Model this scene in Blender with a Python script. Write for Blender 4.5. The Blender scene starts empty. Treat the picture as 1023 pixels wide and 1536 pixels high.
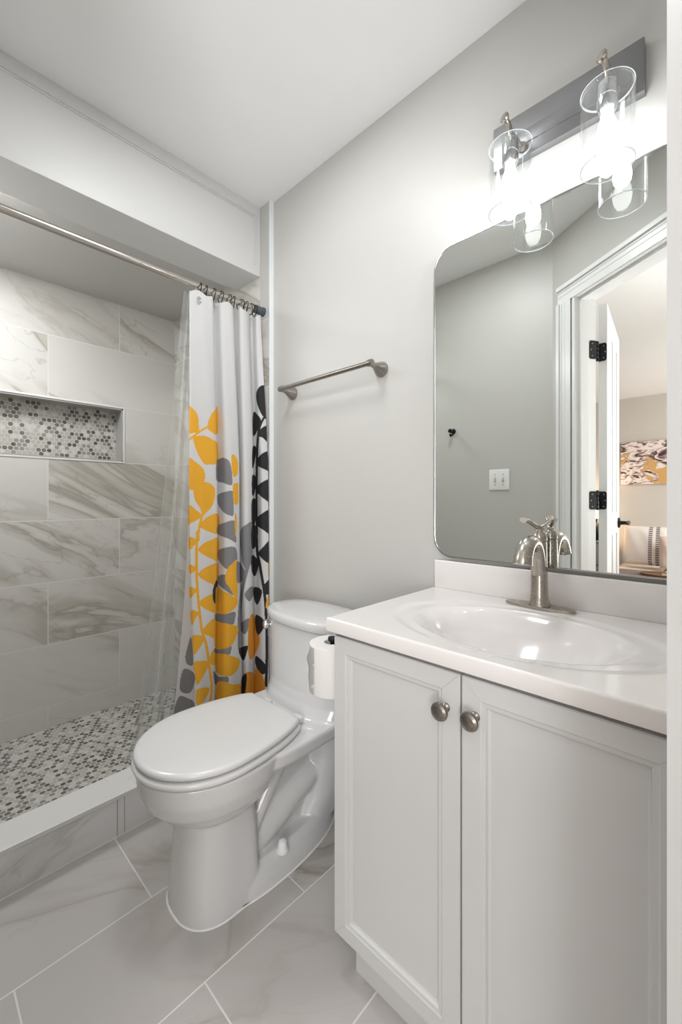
import bpy, bmesh, math, random
import numpy as np
from mathutils import Vector, Matrix

C = bpy.context.scene.collection
PI = math.pi
rnd = random.Random(7)

# ------------------------------------------------------------------ camera
CAM = (0.0, -1.16, 1.09)
YAW = math.radians(43.57)
cd = bpy.data.cameras.new('camera')
cam = bpy.data.objects.new('camera', cd)
C.objects.link(cam)
cam.location = CAM
cam.rotation_euler = (PI / 2, 0, YAW)
cd.sensor_fit = 'VERTICAL'
cd.sensor_height = 36.0
cd.sensor_width = 24.0
cd.lens = 625.0 / 1536.0 * 36.0
cd.shift_y = -18.0 / 1536.0
cd.clip_start = 0.01
bpy.context.scene.camera = cam

# ------------------------------------------------------------------ world, lights, exposure
sc = bpy.context.scene
sc.view_settings.view_transform = 'Standard'
sc.view_settings.look = 'None'
sc.view_settings.gamma = 1.0
sc.view_settings.use_curve_mapping = False
sc.view_settings.exposure = -0.40
w = bpy.data.worlds.new('world')
sc.world = w
w.use_nodes = True
w.node_tree.nodes['Background'].inputs[0].default_value = (0.8, 0.9, 1.0, 1)
w.node_tree.nodes['Background'].inputs[1].default_value = 0.3


def area(name, loc, rot, sx, sy, power, col=(1, 1, 1), spread=180):
    l = bpy.data.lights.new(name, 'AREA')
    l.shape = 'RECTANGLE'
    l.size = sx
    l.size_y = sy
    l.energy = power
    l.color = col
    l.spread = math.radians(spread)
    o = bpy.data.objects.new(name, l)
    C.objects.link(o)
    o.location = loc
    o.rotation_euler = rot
    return o


area('bathroom_ceiling_lamp', (-0.95, -0.62, 2.43), (0, 0, 0), 0.28, 0.28, 9.5, (0.98, 0.99, 1.0))
area('shower_top_fill', (-1.93, -1.02, 2.16), (0, 0, 0), 0.30, 0.30, 14.0, (0.96, 0.98, 1.0))  # unseen area light added to brighten the shower tiles
area('bedroom_top_fill', (0.95, -2.5, 2.32), (0, 0, 0), 1.2, 1.8, 45.0, (0.99, 0.985, 0.97))  # added bedroom fill, kept clear of the mirror; no fixture on this ceiling
# added fill for bathroom ceiling and bedroom
area('bathroom_ceiling_fill', (0.38, -1.78, 0.88), (math.radians(132), 0, math.radians(51)), 0.5, 0.5, 10.0, (0.98, 0.99, 1.0), 115)
area('bedroom_side_fill', (1.7, -3.6, 1.3), (math.radians(98), 0, math.radians(90)), 1.6, 1.4, 90.0, (0.98, 0.985, 1.0))

# ------------------------------------------------------------------ node helpers


class NT:
    def __init__(self, name):
        self.m = bpy.data.materials.new(name)
        self.m.use_nodes = True
        self.t = self.m.node_tree
        self.b = self.t.nodes['Principled BSDF']
        self.out = self.t.nodes['Material Output']

    def n(self, typ, **kw):
        nd = self.t.nodes.new(typ)
        for k, v in kw.items():
            setattr(nd, k, v)
        return nd

    def put(self, sock, v):
        if hasattr(v, 'is_output') or isinstance(v, bpy.types.NodeSocket):
            self.t.links.new(v, sock)
        else:
            sock.default_value = v

    def math(self, op, a, b=None, c=None, clamp=False):
        nd = self.n('ShaderNodeMath', operation=op, use_clamp=clamp)
        self.put(nd.inputs[0], a)
        if b is not None:
            self.put(nd.inputs[1], b)
        if c is not None:
            self.put(nd.inputs[2], c)
        return nd.outputs[0]

    def pos(self):
        g = self.n('ShaderNodeNewGeometry')
        s = self.n('ShaderNodeSeparateXYZ')
        self.t.links.new(g.outputs['Position'], s.inputs[0])
        return {'x': s.outputs[0], 'y': s.outputs[1], 'z': s.outputs[2], 'v': g.outputs['Position']}

    def comb(self, x, y, z=0.0):
        nd = self.n('ShaderNodeCombineXYZ')
        self.put(nd.inputs[0], x)
        self.put(nd.inputs[1], y)
        self.put(nd.inputs[2], z)
        return nd.outputs[0]

    def noise(self, vec, scale, detail=3.0, rough=0.5, dist=0.0, col=False):
        nd = self.n('ShaderNodeTexNoise')
        if vec is not None:
            self.put(nd.inputs['Vector'], vec)
        nd.inputs['Scale'].default_value = scale
        nd.inputs['Detail'].default_value = detail
        nd.inputs['Roughness'].default_value = rough
        nd.inputs['Distortion'].default_value = dist
        return nd.outputs[1 if col else 0]

    def white(self, vec):
        nd = self.n('ShaderNodeTexWhiteNoise')
        nd.noise_dimensions = '3D'
        self.put(nd.inputs['Vector'], vec)
        return nd.outputs[0]

    def mix(self, f, a, b):
        nd = self.n('ShaderNodeMix', data_type='RGBA')
        self.put(nd.inputs['Factor'], f)
        self.put(nd.inputs['A'], a) if False else None
        for s, v in ((nd.inputs[6], a), (nd.inputs[7], b)):
            if isinstance(v, bpy.types.NodeSocket):
                self.t.links.new(v, s)
            else:
                s.default_value = (*v, 1) if len(v) == 3 else v
        return nd.outputs[2]

    def sstep(self, v, lo, hi, a=0.0, b=1.0):
        nd = self.n('ShaderNodeMapRange', interpolation_type='SMOOTHSTEP')
        self.put(nd.inputs[0], v)
        for i, q in enumerate((lo, hi, a, b)):
            nd.inputs[i + 1].default_value = q
        return nd.outputs[0]

    def ramp(self, v, stops, interp='LINEAR'):
        nd = self.n('ShaderNodeValToRGB')
        nd.color_ramp.interpolation = interp
        el = nd.color_ramp.elements
        while len(el) < len(stops):
            el.new(0.5)
        for e, (p, c) in zip(el, stops):
            e.position = p
            e.color = (*c, 1)
        self.put(nd.inputs[0], v)
        return nd.outputs[0]

    def bump(self, h, strength=0.3, dist=0.002):
        nd = self.n('ShaderNodeBump')
        nd.inputs['Strength'].default_value = strength
        nd.inputs['Distance'].default_value = dist
        self.put(nd.inputs['Height'], h)
        self.t.links.new(nd.outputs[0], self.b.inputs['Normal'])

    def color(self, c):
        if isinstance(c, bpy.types.NodeSocket):
            self.t.links.new(c, self.b.inputs['Base Color'])
        else:
            self.b.inputs['Base Color'].default_value = (*c, 1)


def plain(name, col, rough=0.5, metal=0.0, coat=0.0, vary=0.03, bump=0.0, bscale=60, spec=0.5):
    T = NT(name)
    p = T.n('ShaderNodeTexCoord').outputs['Object']
    nz = T.noise(p, 9.0, 2.0)
    c2 = tuple(max(0, x * (1 - vary * 2)) for x in col)
    c1 = tuple(min(1, x * (1 + vary * 0.5)) for x in col)
    T.color(T.mix(nz, c2, c1))
    T.b.inputs['Roughness'].default_value = rough
    T.b.inputs['Metallic'].default_value = metal
    T.b.inputs['Coat Weight'].default_value = coat
    T.b.inputs['Coat Roughness'].default_value = 0.05
    T.b.inputs['Specular IOR Level'].default_value = spec
    if bump > 0:
        T.bump(T.noise(p, bscale, 3.0), bump, 0.001)
    return T.m


def tile_mat(name, ax, ay, w_, h_, a0, b0, base, grout, half=True, vang=0.5, vein=1.0, rough=0.28, gw=0.0016, seed=0.0):
    """marble-look porcelain tile in running bond; a along ax, b along ay"""
    T = NT(name)
    P = T.pos()
    a, b = P[ax], P[ay]
    rb = T.math('DIVIDE', T.math('SUBTRACT', b, b0), h_)
    row = T.math('FLOOR', rb)
    par = T.math('MULTIPLY', T.math('FLOORED_MODULO', row, 2.0), 0.5 if half else 0.0)
    ca = T.math('ADD', T.math('DIVIDE', T.math('SUBTRACT', a, a0), w_), par)
    col = T.math('FLOOR', ca)
    fa = T.math('SUBTRACT', ca, col)
    fb = T.math('SUBTRACT', rb, row)
    da = T.math('MULTIPLY', T.math('MINIMUM', fa, T.math('SUBTRACT', 1.0, fa)), w_)
    db = T.math('MULTIPLY', T.math('MINIMUM', fb, T.math('SUBTRACT', 1.0, fb)), h_)
    d = T.math('MINIMUM', da, db)
    g = T.sstep(d, gw * 0.7, gw * 1.3, 1.0, 0.0)
    idv = T.comb(T.math('ADD', row, 17.3 + seed), T.math('ADD', col, 5.7), 3.1)
    r1 = T.white(idv)
    r2 = T.math('FRACT', T.math('MULTIPLY', r1, 17.77))
    ca_, sa_ = math.cos(vang), math.sin(vang)
    along = T.math('ADD', T.math('MULTIPLY', a, ca_), T.math('MULTIPLY', b, sa_))
    across = T.math('SUBTRACT', T.math('MULTIPLY', b, ca_), T.math('MULTIPLY', a, sa_))
    q = T.comb(T.math('ADD', T.math('MULTIPLY', along, 0.95), T.math('MULTIPLY', r1, 31.0)),
               T.math('ADD', T.math('MULTIPLY', across, 2.7), T.math('MULTIPLY', r2, 23.0)), r1)
    n1 = T.noise(q, 1.0, 5.0, 0.55, 0.9)
    v1 = T.sstep(T.math('ABSOLUTE', T.math('SUBTRACT', n1, 0.5)), 0.0, 0.022, 1.0, 0.0)
    v1b = T.sstep(T.math('ABSOLUTE', T.math('SUBTRACT', n1, 0.52)), 0.0, 0.085, 1.0, 0.0)
    n2 = T.noise(q, 2.1, 4.0, 0.5, 0.6)
    v2 = T.sstep(T.math('ABSOLUTE', T.math('SUBTRACT', n2, 0.47)), 0.0, 0.012, 1.0, 0.0)
    msk = T.sstep(T.noise(q, 0.55, 2.0), 0.36, 0.58)
    soft = T.noise(q, 0.7, 2.0)
    c = T.mix(T.sstep(soft, 0.35, 0.7, 0.0, 0.35 * vein), base, tuple(x * 0.90 for x in base))
    warm = (base[0] * 0.62, base[1] * 0.58, base[2] * 0.50)
    dark = (base[0] * 0.42, base[1] * 0.39, base[2] * 0.34)
    c = T.mix(T.math('MULTIPLY', T.math('MULTIPLY', v1b, msk), 0.62 * vein), c, warm)
    c = T.mix(T.math('MULTIPLY', T.math('MULTIPLY', v1, msk), 0.50 * vein), c, dark)
    c = T.mix(T.math('MULTIPLY', T.math('MULTIPLY', v2, msk), 0.30 * vein), c, dark)
    c = T.mix(g, c, grout)
    T.color(c)
    T.b.inputs['Roughness'].default_value = rough
    T.bump(T.math('SUBTRACT', 1.0, g), 0.25, 0.001)
    return T.m


def penny_mat(name, ax, ay, pitch, rough=0.3):
    """small round mosaic stones, hexagonally packed"""
    T = NT(name)
    P = T.pos()
    a, b = P[ax], P[ay]
    H = pitch * math.sqrt(3)

    def lattice(oa, ob, seed):
        u = T.math('DIVIDE', T.math('ADD', a, oa), pitch)
        v = T.math('DIVIDE', T.math('ADD', b, ob), H)
        iu = T.math('FLOOR', u)
        iv = T.math('FLOOR', v)
        du = T.math('MULTIPLY', T.math('SUBTRACT', T.math('SUBTRACT', u, iu), 0.5), pitch)
        dv = T.math('MULTIPLY', T.math('SUBTRACT', T.math('SUBTRACT', v, iv), 0.5), H)
        d = T.math('SQRT', T.math('ADD', T.math('MULTIPLY', du, du), T.math('MULTIPLY', dv, dv)))
        r = T.white(T.comb(T.math('ADD', iu, seed), iv, seed))
        return d, r
    d1, r1 = lattice(0, 0, 1.5)
    d2, r2 = lattice(pitch / 2, H / 2, 7.5)
    near = T.math('LESS_THAN', d1, d2)
    d = T.math('MINIMUM', d1, d2)
    r = T.math('ADD', T.math('MULTIPLY', near, r1), T.math('MULTIPLY', T.math('SUBTRACT', 1.0, near), r2))
    stone = T.ramp(r, [(0.0, (0.085, 0.078, 0.066)), (0.16, (0.15, 0.14, 0.12)), (0.30, (0.30, 0.28, 0.24)),
                       (0.46, (0.48, 0.46, 0.42)), (0.62, (0.64, 0.625, 0.59)), (0.80, (0.52, 0.49, 0.43))], 'CONSTANT')
    st = T.mix(T.sstep(T.noise(P['v'], 120, 2.0), 0.35, 0.7, 0.0, 0.35), stone, (0.30, 0.29, 0.27))
    m = T.sstep(d, pitch * 0.41, pitch * 0.46, 1.0, 0.0)
    T.color(T.mix(m, (0.58, 0.57, 0.54), st))
    T.b.inputs['Roughness'].default_value = rough
    T.bump(m, 0.3, 0.001)
    return T.m


def glass_mat(name, tint=(0.985, 0.99, 0.99), refl=1.0, rough=0.02):
    T = NT(name)
    t = T.t
    tr = T.n('ShaderNodeBsdfTransparent')
    tr.inputs[0].default_value = (*tint, 1)
    gl = T.n('ShaderNodeBsdfGlossy')
    gl.inputs['Roughness'].default_value = rough
    gl.inputs['Color'].default_value = (1, 1, 1, 1)
    lw = T.n('ShaderNodeLayerWeight')
    lw.inputs[0].default_value = 0.35
    f = T.math('MULTIPLY', T.math('POWER', lw.outputs['Facing'], 3.0), 0.85 * refl)
    f = T.math('ADD', f, 0.035)
    mx = T.n('ShaderNodeMixShader')
    t.links.new(f, mx.inputs[0])
    t.links.new(tr.outputs[0], mx.inputs[1])
    t.links.new(gl.outputs[0], mx.inputs[2])
    t.links.new(mx.outputs[0], T.out.inputs[0])
    return T.m


def metal_mat(name, col, rough=0.3, brushed=None):
    T = NT(name)
    p = T.n('ShaderNodeTexCoord').outputs['Object']
    mp = T.n('ShaderNodeMapping')
    T.t.links.new(p, mp.inputs[0])
    mp.inputs['Scale'].default_value = brushed or (1, 1, 1)
    nz = T.noise(mp.outputs[0], 90 if brushed else 12, 3.0)
    T.color(T.mix(nz, tuple(x * 0.86 for x in col), col))
    T.b.inputs['Metallic'].default_value = 1.0
    r = T.math('ADD', T.math('MULTIPLY', nz, 0.12), rough - 0.06)
    T.t.links.new(r, T.b.inputs['Roughness'])
    return T.m


def emit_mat(name, col, strength):
    T = NT(name)
    T.color(col)
    T.b.inputs['Emission Color'].default_value = (*col, 1)
    T.b.inputs['Emission Strength'].default_value = strength
    return T.m


# ------------------------------------------------------------------ materials
M = {}
M['paint'] = plain('wall_paint', (0.545, 0.537, 0.515), 0.42, vary=0.01, bump=0.06, bscale=220)
M['ceiling'] = plain('ceiling_paint', (0.91, 0.91, 0.91), 0.6, vary=0.01)
M['white_trim'] = plain('white_trim_paint', (0.80, 0.80, 0.80), 0.3, vary=0.01)
M['soffit'] = plain('soffit_paint', (0.67, 0.67, 0.66), 0.4, vary=0.01)
M['bed_wall'] = plain('bedroom_paint', (0.62, 0.57, 0.52), 0.6, vary=0.01)
M['edge'] = plain('pale_edge_trim', (0.82, 0.86, 0.88), 0.25, vary=0.01)
M['porcelain'] = plain('glazed_porcelain', (0.65, 0.65, 0.65), 0.12, coat=0.4, vary=0.005)
M['seat'] = plain('toilet_seat_plastic', (0.68, 0.68, 0.675), 0.22, vary=0.005)
M['cabinet'] = plain('cabinet_paint', (0.60, 0.60, 0.595), 0.38, vary=0.01)
M['cultured'] = plain('cultured_marble', (0.78, 0.75, 0.735), 0.13, coat=0.3, vary=0.01)
M['nickel'] = metal_mat('brushed_nickel', (0.50, 0.46, 0.41), 0.26, (1, 1, 12))
M['rod'] = metal_mat('rod_nickel', (0.62, 0.585, 0.54), 0.22, (1, 12, 1))
M['knob'] = metal_mat('knob_pewter', (0.30, 0.275, 0.25), 0.30)
M['towelbar'] = metal_mat('towel_bar_nickel', (0.36, 0.335, 0.31), 0.30, (12, 1, 1))
M['chrome'] = metal_mat('polished_chrome', (0.75, 0.76, 0.78), 0.1)
M['plate'] = metal_mat('brushed_steel_plate', (0.36, 0.365, 0.375), 0.34, (1, 1, 14))
M['frame'] = metal_mat('mirror_frame_metal', (0.50, 0.50, 0.50), 0.25)
M['black'] = plain('black_metal', (0.012, 0.012, 0.014), 0.35, metal=0.6)
M['bronze'] = plain('dark_bronze_wire', (0.03, 0.025, 0.02), 0.3, metal=0.8)
M['rubber'] = plain('blue_grey_rubber', (0.07, 0.09, 0.105), 0.5)
M['paper'] = plain('tissue_paper', (0.76, 0.74, 0.725), 0.9, vary=0.02, bump=0.4, bscale=150)
M['plastic'] = plain('white_plastic', (0.86, 0.86, 0.86), 0.3)
M['dark'] = plain('dark_gap', (0.10, 0.09, 0.08), 0.7)
M['tile_left'] = tile_mat('marble_tile_left', 'y', 'z', 0.66, 0.308, -0.004, 0.064 - 0.308 * 11, (0.69, 0.675, 0.64), (0.76, 0.76, 0.75), gw=0.0021, vang=-0.45)
M['tile_back'] = tile_mat('marble_tile_back', 'x', 'z', 0.66, 0.308, -2.2, 0.064 - 0.308 * 10, (0.69, 0.675, 0.64), (0.76, 0.76, 0.75), gw=0.0021, vang=-0.45, seed=4.0)
M['tile_floor'] = tile_mat('marble_tile_floor', 'y', 'x', 0.60, 0.293, -0.69, -1.458 - 0.293 * 0 - 0.586, (0.51, 0.485, 0.465), (0.74, 0.72, 0.70), vang=0.55, vein=0.95, rough=0.32, gw=0.0018)
M['tile_curb_face'] = tile_mat('marble_tile_curb_face', 'y', 'z', 0.60, 0.50, -0.682, -0.1, (0.84, 0.84, 0.845), (0.66, 0.66, 0.66), half=False, vang=0.3, rough=0.3, seed=9)
M['tile_curb_top'] = tile_mat('marble_tile_curb_top', 'y', 'x', 0.60, 0.50, -0.682, -1.8, (0.70, 0.69, 0.67), (0.66, 0.66, 0.66), half=False, vang=0.2, rough=0.3, seed=2)
M['tile_niche'] = plain('niche_frame_tile', (0.42, 0.41, 0.39), 0.3)
M['penny_wall'] = penny_mat('penny_mosaic_wall', 'y', 'z', 0.0225)
M['penny_floor'] = penny_mat('penny_mosaic_floor', 'y', 'x', 0.0225)
M['glass'] = glass_mat('shade_glass')
T = NT('polished_glass_edge')
T.color((0.60, 0.64, 0.66)); T.b.inputs['Roughness'].default_value = 0.15
_tr = T.n('ShaderNodeBsdfTransparent'); _mx = T.n('ShaderNodeMixShader'); _mx.inputs[0].default_value = 0.6
T.t.links.new(_tr.outputs[0], _mx.inputs[1]); T.t.links.new(T.b.outputs[0], _mx.inputs[2]); T.t.links.new(_mx.outputs[0], T.out.inputs[0])
M['glass_edge'] = T.m
M['bulb'] = emit_mat('bulb_glow', (0.98, 0.99, 1.0), 66.0)
M['lamp_shade'] = emit_mat('bedside_shade_glow', (1.0, 0.82, 0.60), 3.0)

T = NT('mirror_silver')
T.color((0.92, 0.945, 0.915))
T.b.inputs['Metallic'].default_value = 1.0
T.t.links.new(T.math('MULTIPLY', T.noise(None, 3.0), 0.004), T.b.inputs['Roughness'])
M['mirror'] = T.m

# ------------------------------------------------------------------ mesh helpers


def tag(o, label=None, cat=None, group=None, kind=None):
    if label:
        o['label'] = label
    if cat:
        o['category'] = cat
    if group:
        o['group'] = group
    if kind:
        o['kind'] = kind
    return o


def link(name, bm, mat, parent=None, smooth=True, angle=35):
    me = bpy.data.meshes.new(name)
    bmesh.ops.recalc_face_normals(bm, faces=bm.faces)
    bm.to_mesh(me)
    bm.free()
    if smooth:
        for p in me.polygons:
            p.use_smooth = True
        me.set_sharp_from_angle(angle=math.radians(angle))
    mats = mat if isinstance(mat, (list, tuple)) else [mat]
    for m in mats:
        me.materials.append(m)
    o = bpy.data.objects.new(name, me)
    C.objects.link(o)
    if parent:
        o.parent = parent
        o.matrix_parent_inverse = Matrix.Translation(-parent_world(parent))
    return o


def parent_world(p):
    v = Vector(p.location)
    q = p
    while q.parent:
        q = q.parent
        v = v + Vector(q.location)
    return Vector(p.location) if not p.parent else Vector((0, 0, 0)) + root_loc(p)


def root_loc(p):
    while p.parent:
        p = p.parent
    return Vector(p.location)


def empty(name, loc, label, cat, group=None):
    o = bpy.data.objects.new(name, None)
    o.empty_display_size = 0.05
    C.objects.link(o)
    o.location = loc
    return tag(o, label, cat, group)


def child(name, bm, mat, parent, **kw):
    """a part whose mesh is given in world coordinates"""
    o = link(name, bm, mat, None, **kw)
    o.parent = parent
    o.matrix_parent_inverse = Matrix.Identity(4)
    # mesh moved so that it keeps its place under the parent's origin
    base = Vector((0, 0, 0))
    q = parent
    while q is not None:
        base += Vector(q.location)
        q = q.parent
    o.data.transform(Matrix.Translation(-base))
    return o


def nb():
    return bmesh.new()


def box(bm, x0, x1, y0, y1, z0, z1, bev=0.0, mat=None, seg=2):
    vs = [bm.verts.new((x, y, z)) for x in (x0, x1) for y in (y0, y1) for z in (z0, z1)]
    idx = [(0, 1, 3, 2), (4, 6, 7, 5), (0, 4, 5, 1), (2, 3, 7, 6), (0, 2, 6, 4), (1, 5, 7, 3)]
    fs = [bm.faces.new([vs[i] for i in f]) for f in idx]
    if bev > 0:
        es = list({e for f in fs for e in f.edges})
        r = bmesh.ops.bevel(bm, geom=es, offset=bev, segments=seg, profile=0.5, affect='EDGES')
        vs = list({v for v in r['verts']} | {v for v in vs if v.is_valid})
    if mat is not None:
        bmesh.ops.transform(bm, matrix=mat, verts=[v for v in vs if v.is_valid])
    return vs


def prism(bm, pts, z0, z1, bev=0.0):
    lo = [bm.verts.new((p[0], p[1], z0)) for p in pts]
    hi = [bm.verts.new((p[0], p[1], z1)) for p in pts]
    n = len(pts)
    fs = [bm.faces.new(lo[::-1]), bm.faces.new(hi)]
    for i in range(n):
        fs.append(bm.faces.new([lo[i], lo[(i + 1) % n], hi[(i + 1) % n], hi[i]]))
    if bev > 0:
        es = list(set(fs[0].edges) | set(fs[1].edges))
        bmesh.ops.bevel(bm, geom=es, offset=bev, segments=3, profile=0.5, affect='EDGES')


def loft(bm, rings, cap=True):
    R = [[bm.verts.new(p) for p in r] for r in rings]
    n = len(R[0])
    for a, b in zip(R[:-1], R[1:]):
        for i in range(n):
            bm.faces.new([a[i], a[(i + 1) % n], b[(i + 1) % n], b[i]])
    if cap:
        bm.faces.new(R[0][::-1])
        bm.faces.new(R[-1])
    return R


def tube(bm, pts, rad, seg=16, closed=False, cap=True, flat=None):
    P = [Vector(p) for p in pts]
    n = len(P)
    if not isinstance(rad, (list, tuple)):
        rad = [rad] * n
    up = Vector((0, 0, 1))
    rings = []
    prev = None
    for i in range(n):
        if closed:
            d = P[(i + 1) % n] - P[i - 1]
        else:
            d = P[min(i + 1, n - 1)] - P[max(i - 1, 0)]
        d.normalize()
        if prev is None:
            a = up if abs(d.dot(up)) < 0.9 else Vector((1, 0, 0))
            s = d.cross(a).normalized()
        else:
            s = (prev - d * prev.dot(d)).normalized()
        prev = s
        t = d.cross(s).normalized()
        fx, fy = flat[i] if flat else (1, 1)
        rings.append([P[i] + (s * math.cos(2 * PI * k / seg) * fx + t * math.sin(2 * PI * k / seg) * fy) * rad[i] for k in range(seg)])
    if closed:
        rings.append(rings[0])
        R = [[bm.verts.new(p) for p in r] for r in rings[:-1]]
        for j in range(n):
            a, b = R[j], R[(j + 1) % n]
            for i in range(seg):
                bm.faces.new([a[i], a[(i + 1) % seg], b[(i + 1) % seg], b[i]])
    else:
        loft(bm, rings, cap)


def lathe(bm, prof, origin=(0, 0, 0), axis=(0, 0, 1), seg=32, cap=True):
    """prof: list of (radius, height along axis)"""
    ax = Vector(axis).normalized()
    a = Vector((0, 0, 1)) if abs(ax.z) < 0.9 else Vector((1, 0, 0))
    s = ax.cross(a).normalized()
    t = ax.cross(s)
    O = Vector(origin)
    rings = [[O + ax * h + (s * math.cos(2 * PI * k / seg) + t * math.sin(2 * PI * k / seg)) * max(r, 1e-5) for k in range(seg)] for r, h in prof]
    loft(bm, rings, cap)


def crom(pts, per=8, closed=False):
    P = [np.array(p, float) for p in pts]
    n = len(P)
    out = []
    rng = range(n if closed else n - 1)
    for i in rng:
        if closed:
            p0, p1, p2, p3 = P[i - 1], P[i], P[(i + 1) % n], P[(i + 2) % n]
        else:
            p0, p1, p2, p3 = P[max(i - 1, 0)], P[i], P[i + 1], P[min(i + 2, n - 1)]
        for k in range(per):
            t = k / per
            out.append(0.5 * ((2 * p1) + (-p0 + p2) * t + (2 * p0 - 5 * p1 + 4 * p2 - p3) * t * t + (-p0 + 3 * p1 - 3 * p2 + p3) * t ** 3))
    if not closed:
        out.append(P[-1])
    return out


def struct(name, bm, mat, **kw):
    o = link(name, bm, mat, **kw)
    o['kind'] = 'structure'
    return o


# ------------------------------------------------------------------ the room
H = 2.44          # bathroom ceiling
HS = 2.17         # shower ceiling
HB = 2.336        # bedroom ceiling
XL = -2.4775      # shower long wall
YS = -0.022       # thicker end wall of the shower
XR = -0.03        # right wall
YO = -1.205       # wall opposite the mirror
C0 = Vector((-0.696, YO))
DD = Vector((0.819, 0.5736))      # along the angled doorway wall
NN = Vector((0.5736, -0.819))     # towards the bedroom


def dg(s, m):
    p = C0 + DD * s + NN * m
    return (p.x, p.y)


S_L, S_R = 0.140, 0.803           # door opening
WT = 0.12
ZD = 2.072                         # door head

bm = nb(); box(bm, -1.527, 0.08, 0.0, 0.12, -0.05, H)
struct('wall_back', bm, M['paint'], smooth=False)
bm = nb(); box(bm, XL - 0.15, -1.527, YS, 0.12, 1.913, H + 0.02)
struct('wall_back_shower_upper', bm, M['paint'], smooth=False)
bm = nb(); box(bm, XL - 0.15, -1.527, YS, 0.12, -0.15, 1.913)
struct('wall_back_shower_tiled', bm, M['tile_back'], smooth=False)
bm = nb(); box(bm, XL, -1.60, YS - 0.001, YS, 1.913, HS)
struct('wall_back_shower_top_tiles', bm, M['tile_back'], smooth=False)
bm = nb(); box(bm, -1.5285, -1.5245, YS - 0.0015, 0.0, 0.0, H, 0.0006)
struct('trim_1', bm, M['edge'], smooth=False)

# long shower wall with the niche left open
NY1, NZ0, NZ1, NY0 = -0.313, 1.300, 1.598, -1.10
bm = nb()
box(bm, XL - 0.15, XL, -1.35, YS + 0.1, -0.15, NZ0)
box(bm, XL - 0.15, XL, -1.35, YS + 0.1, NZ1, H)
box(bm, XL - 0.15, XL, NY1, YS + 0.1, NZ0, NZ1)
box(bm, XL - 0.15, XL, -1.35, NY0, NZ0, NZ1)
struct('wall_left', bm, M['tile_left'], smooth=False)
bm = nb(); box(bm, XL - 0.12, XL - 0.09, NY0, NY1, NZ0, NZ1)
struct('niche_back', bm, M['penny_wall'], smooth=False)
bm = nb()
e = 0.010
box(bm, XL - 0.09, XL - 0.001, NY0, NY1, NZ1 - e, NZ1)
box(bm, XL - 0.09, XL - 0.001, NY0, NY1, NZ0, NZ0 + e)
box(bm, XL - 0.09, XL - 0.001, NY1 - e, NY1, NZ0, NZ1)
box(bm, XL - 0.09, XL - 0.001, NY0, NY0 + e, NZ0, NZ1)
struct('niche_lining', bm, M['tile_niche'], smooth=False)
bm = nb()
e = 0.006
for a in ((NY0 - e, NY1 + e, NZ1 - 0.002, NZ1 + e), (NY0 - e, NY1 + e, NZ0 - e, NZ0 + 0.002),
          (NY1 - 0.002, NY1 + e, NZ0, NZ1), (NY0 - e, NY0 + 0.002, NZ0, NZ1)):
    box(bm, XL - 0.002, XL + 0.003, *a, 0.0008)
struct('trim_2', bm, M['white_trim'], smooth=False)

bm = nb(); box(bm, XL, -1.70, -1.35, YS, HS, HS + 0.08)
struct('ceiling_shower', bm, M['paint'], smooth=False)
bm = nb(); box(bm, -1.79, -1.60, -1.33, YS + 0.001, 2.121, H, 0.0015)
struct('soffit', bm, M['soffit'], smooth=False)
# raised bead around the soffit face
bm = nb()
for (ya, yb, za, zb) in ((-1.33, -0.048, 2.390, 2.394), (-1.33, -0.056, 2.380, 2.3825), (-0.052, -0.048, 2.165, 2.394), (-0.060, -0.0575, 2.165, 2.3825)):
    box(bm, -1.602, -1.5965, ya, yb, za, zb, 0.001)
struct('trim_3', bm, M['soffit'], smooth=False)

bm = nb()
box(bm, -1.62, 0.14, -1.36, 0.12, H, H + 0.08)
struct('ceiling', bm, M['ceiling'], smooth=False)
bm = nb()
prism(bm, [(-1.46, 0.0), (XR + 0.05, 0.0), (XR + 0.05, -0.70), dg(S_R + 0.02, WT), dg(0.0, WT), (-0.70, -1.33), (-1.46, -1.33)], -0.05, 0.0)
struct('floor', bm, M['tile_floor'], smooth=False)
bm = nb(); box(bm, XL - 0.02, -1.50, -1.35, YS, -0.10, -0.043)
struct('floor_shower', bm, M['penny_floor'], smooth=False)

# curb: face, top, metal edge, two narrow filler tiles
bm = nb(); box(bm, -1.575, -1.452, -1.33, YS, -0.08, 0.129)
struct('shower_curb', bm, M['tile_curb_face'], smooth=False)
bm = nb(); box(bm, -1.578, -1.4535, -1.33, YS, 0.129, 0.133)
struct('shower_curb_top', bm, M['tile_curb_top'], smooth=False)
bm = nb(); box(bm, -1.4535, -1.4500, -1.33, YS, 0.1215, 0.1345, 0.0008)
struct('trim_4', bm, M['white_trim'], smooth=False)
bm = nb()
box(bm, -1.4525, -1.4512, -0.6615, -0.6595, 0.0, 0.127)
box(bm, -1.4525, -1.4512, -0.6835, -0.6815, 0.0, 0.127)
struct('trim_5', bm, plain('curb_joint', (0.45, 0.44, 0.43), 0.6), smooth=False)
bm = nb()
box(bm, -1.4535, -1.4495, -1.33, 0.0, 0.0, 0.0025)
struct('trim_6', bm, M['white_trim'], smooth=False)

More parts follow.
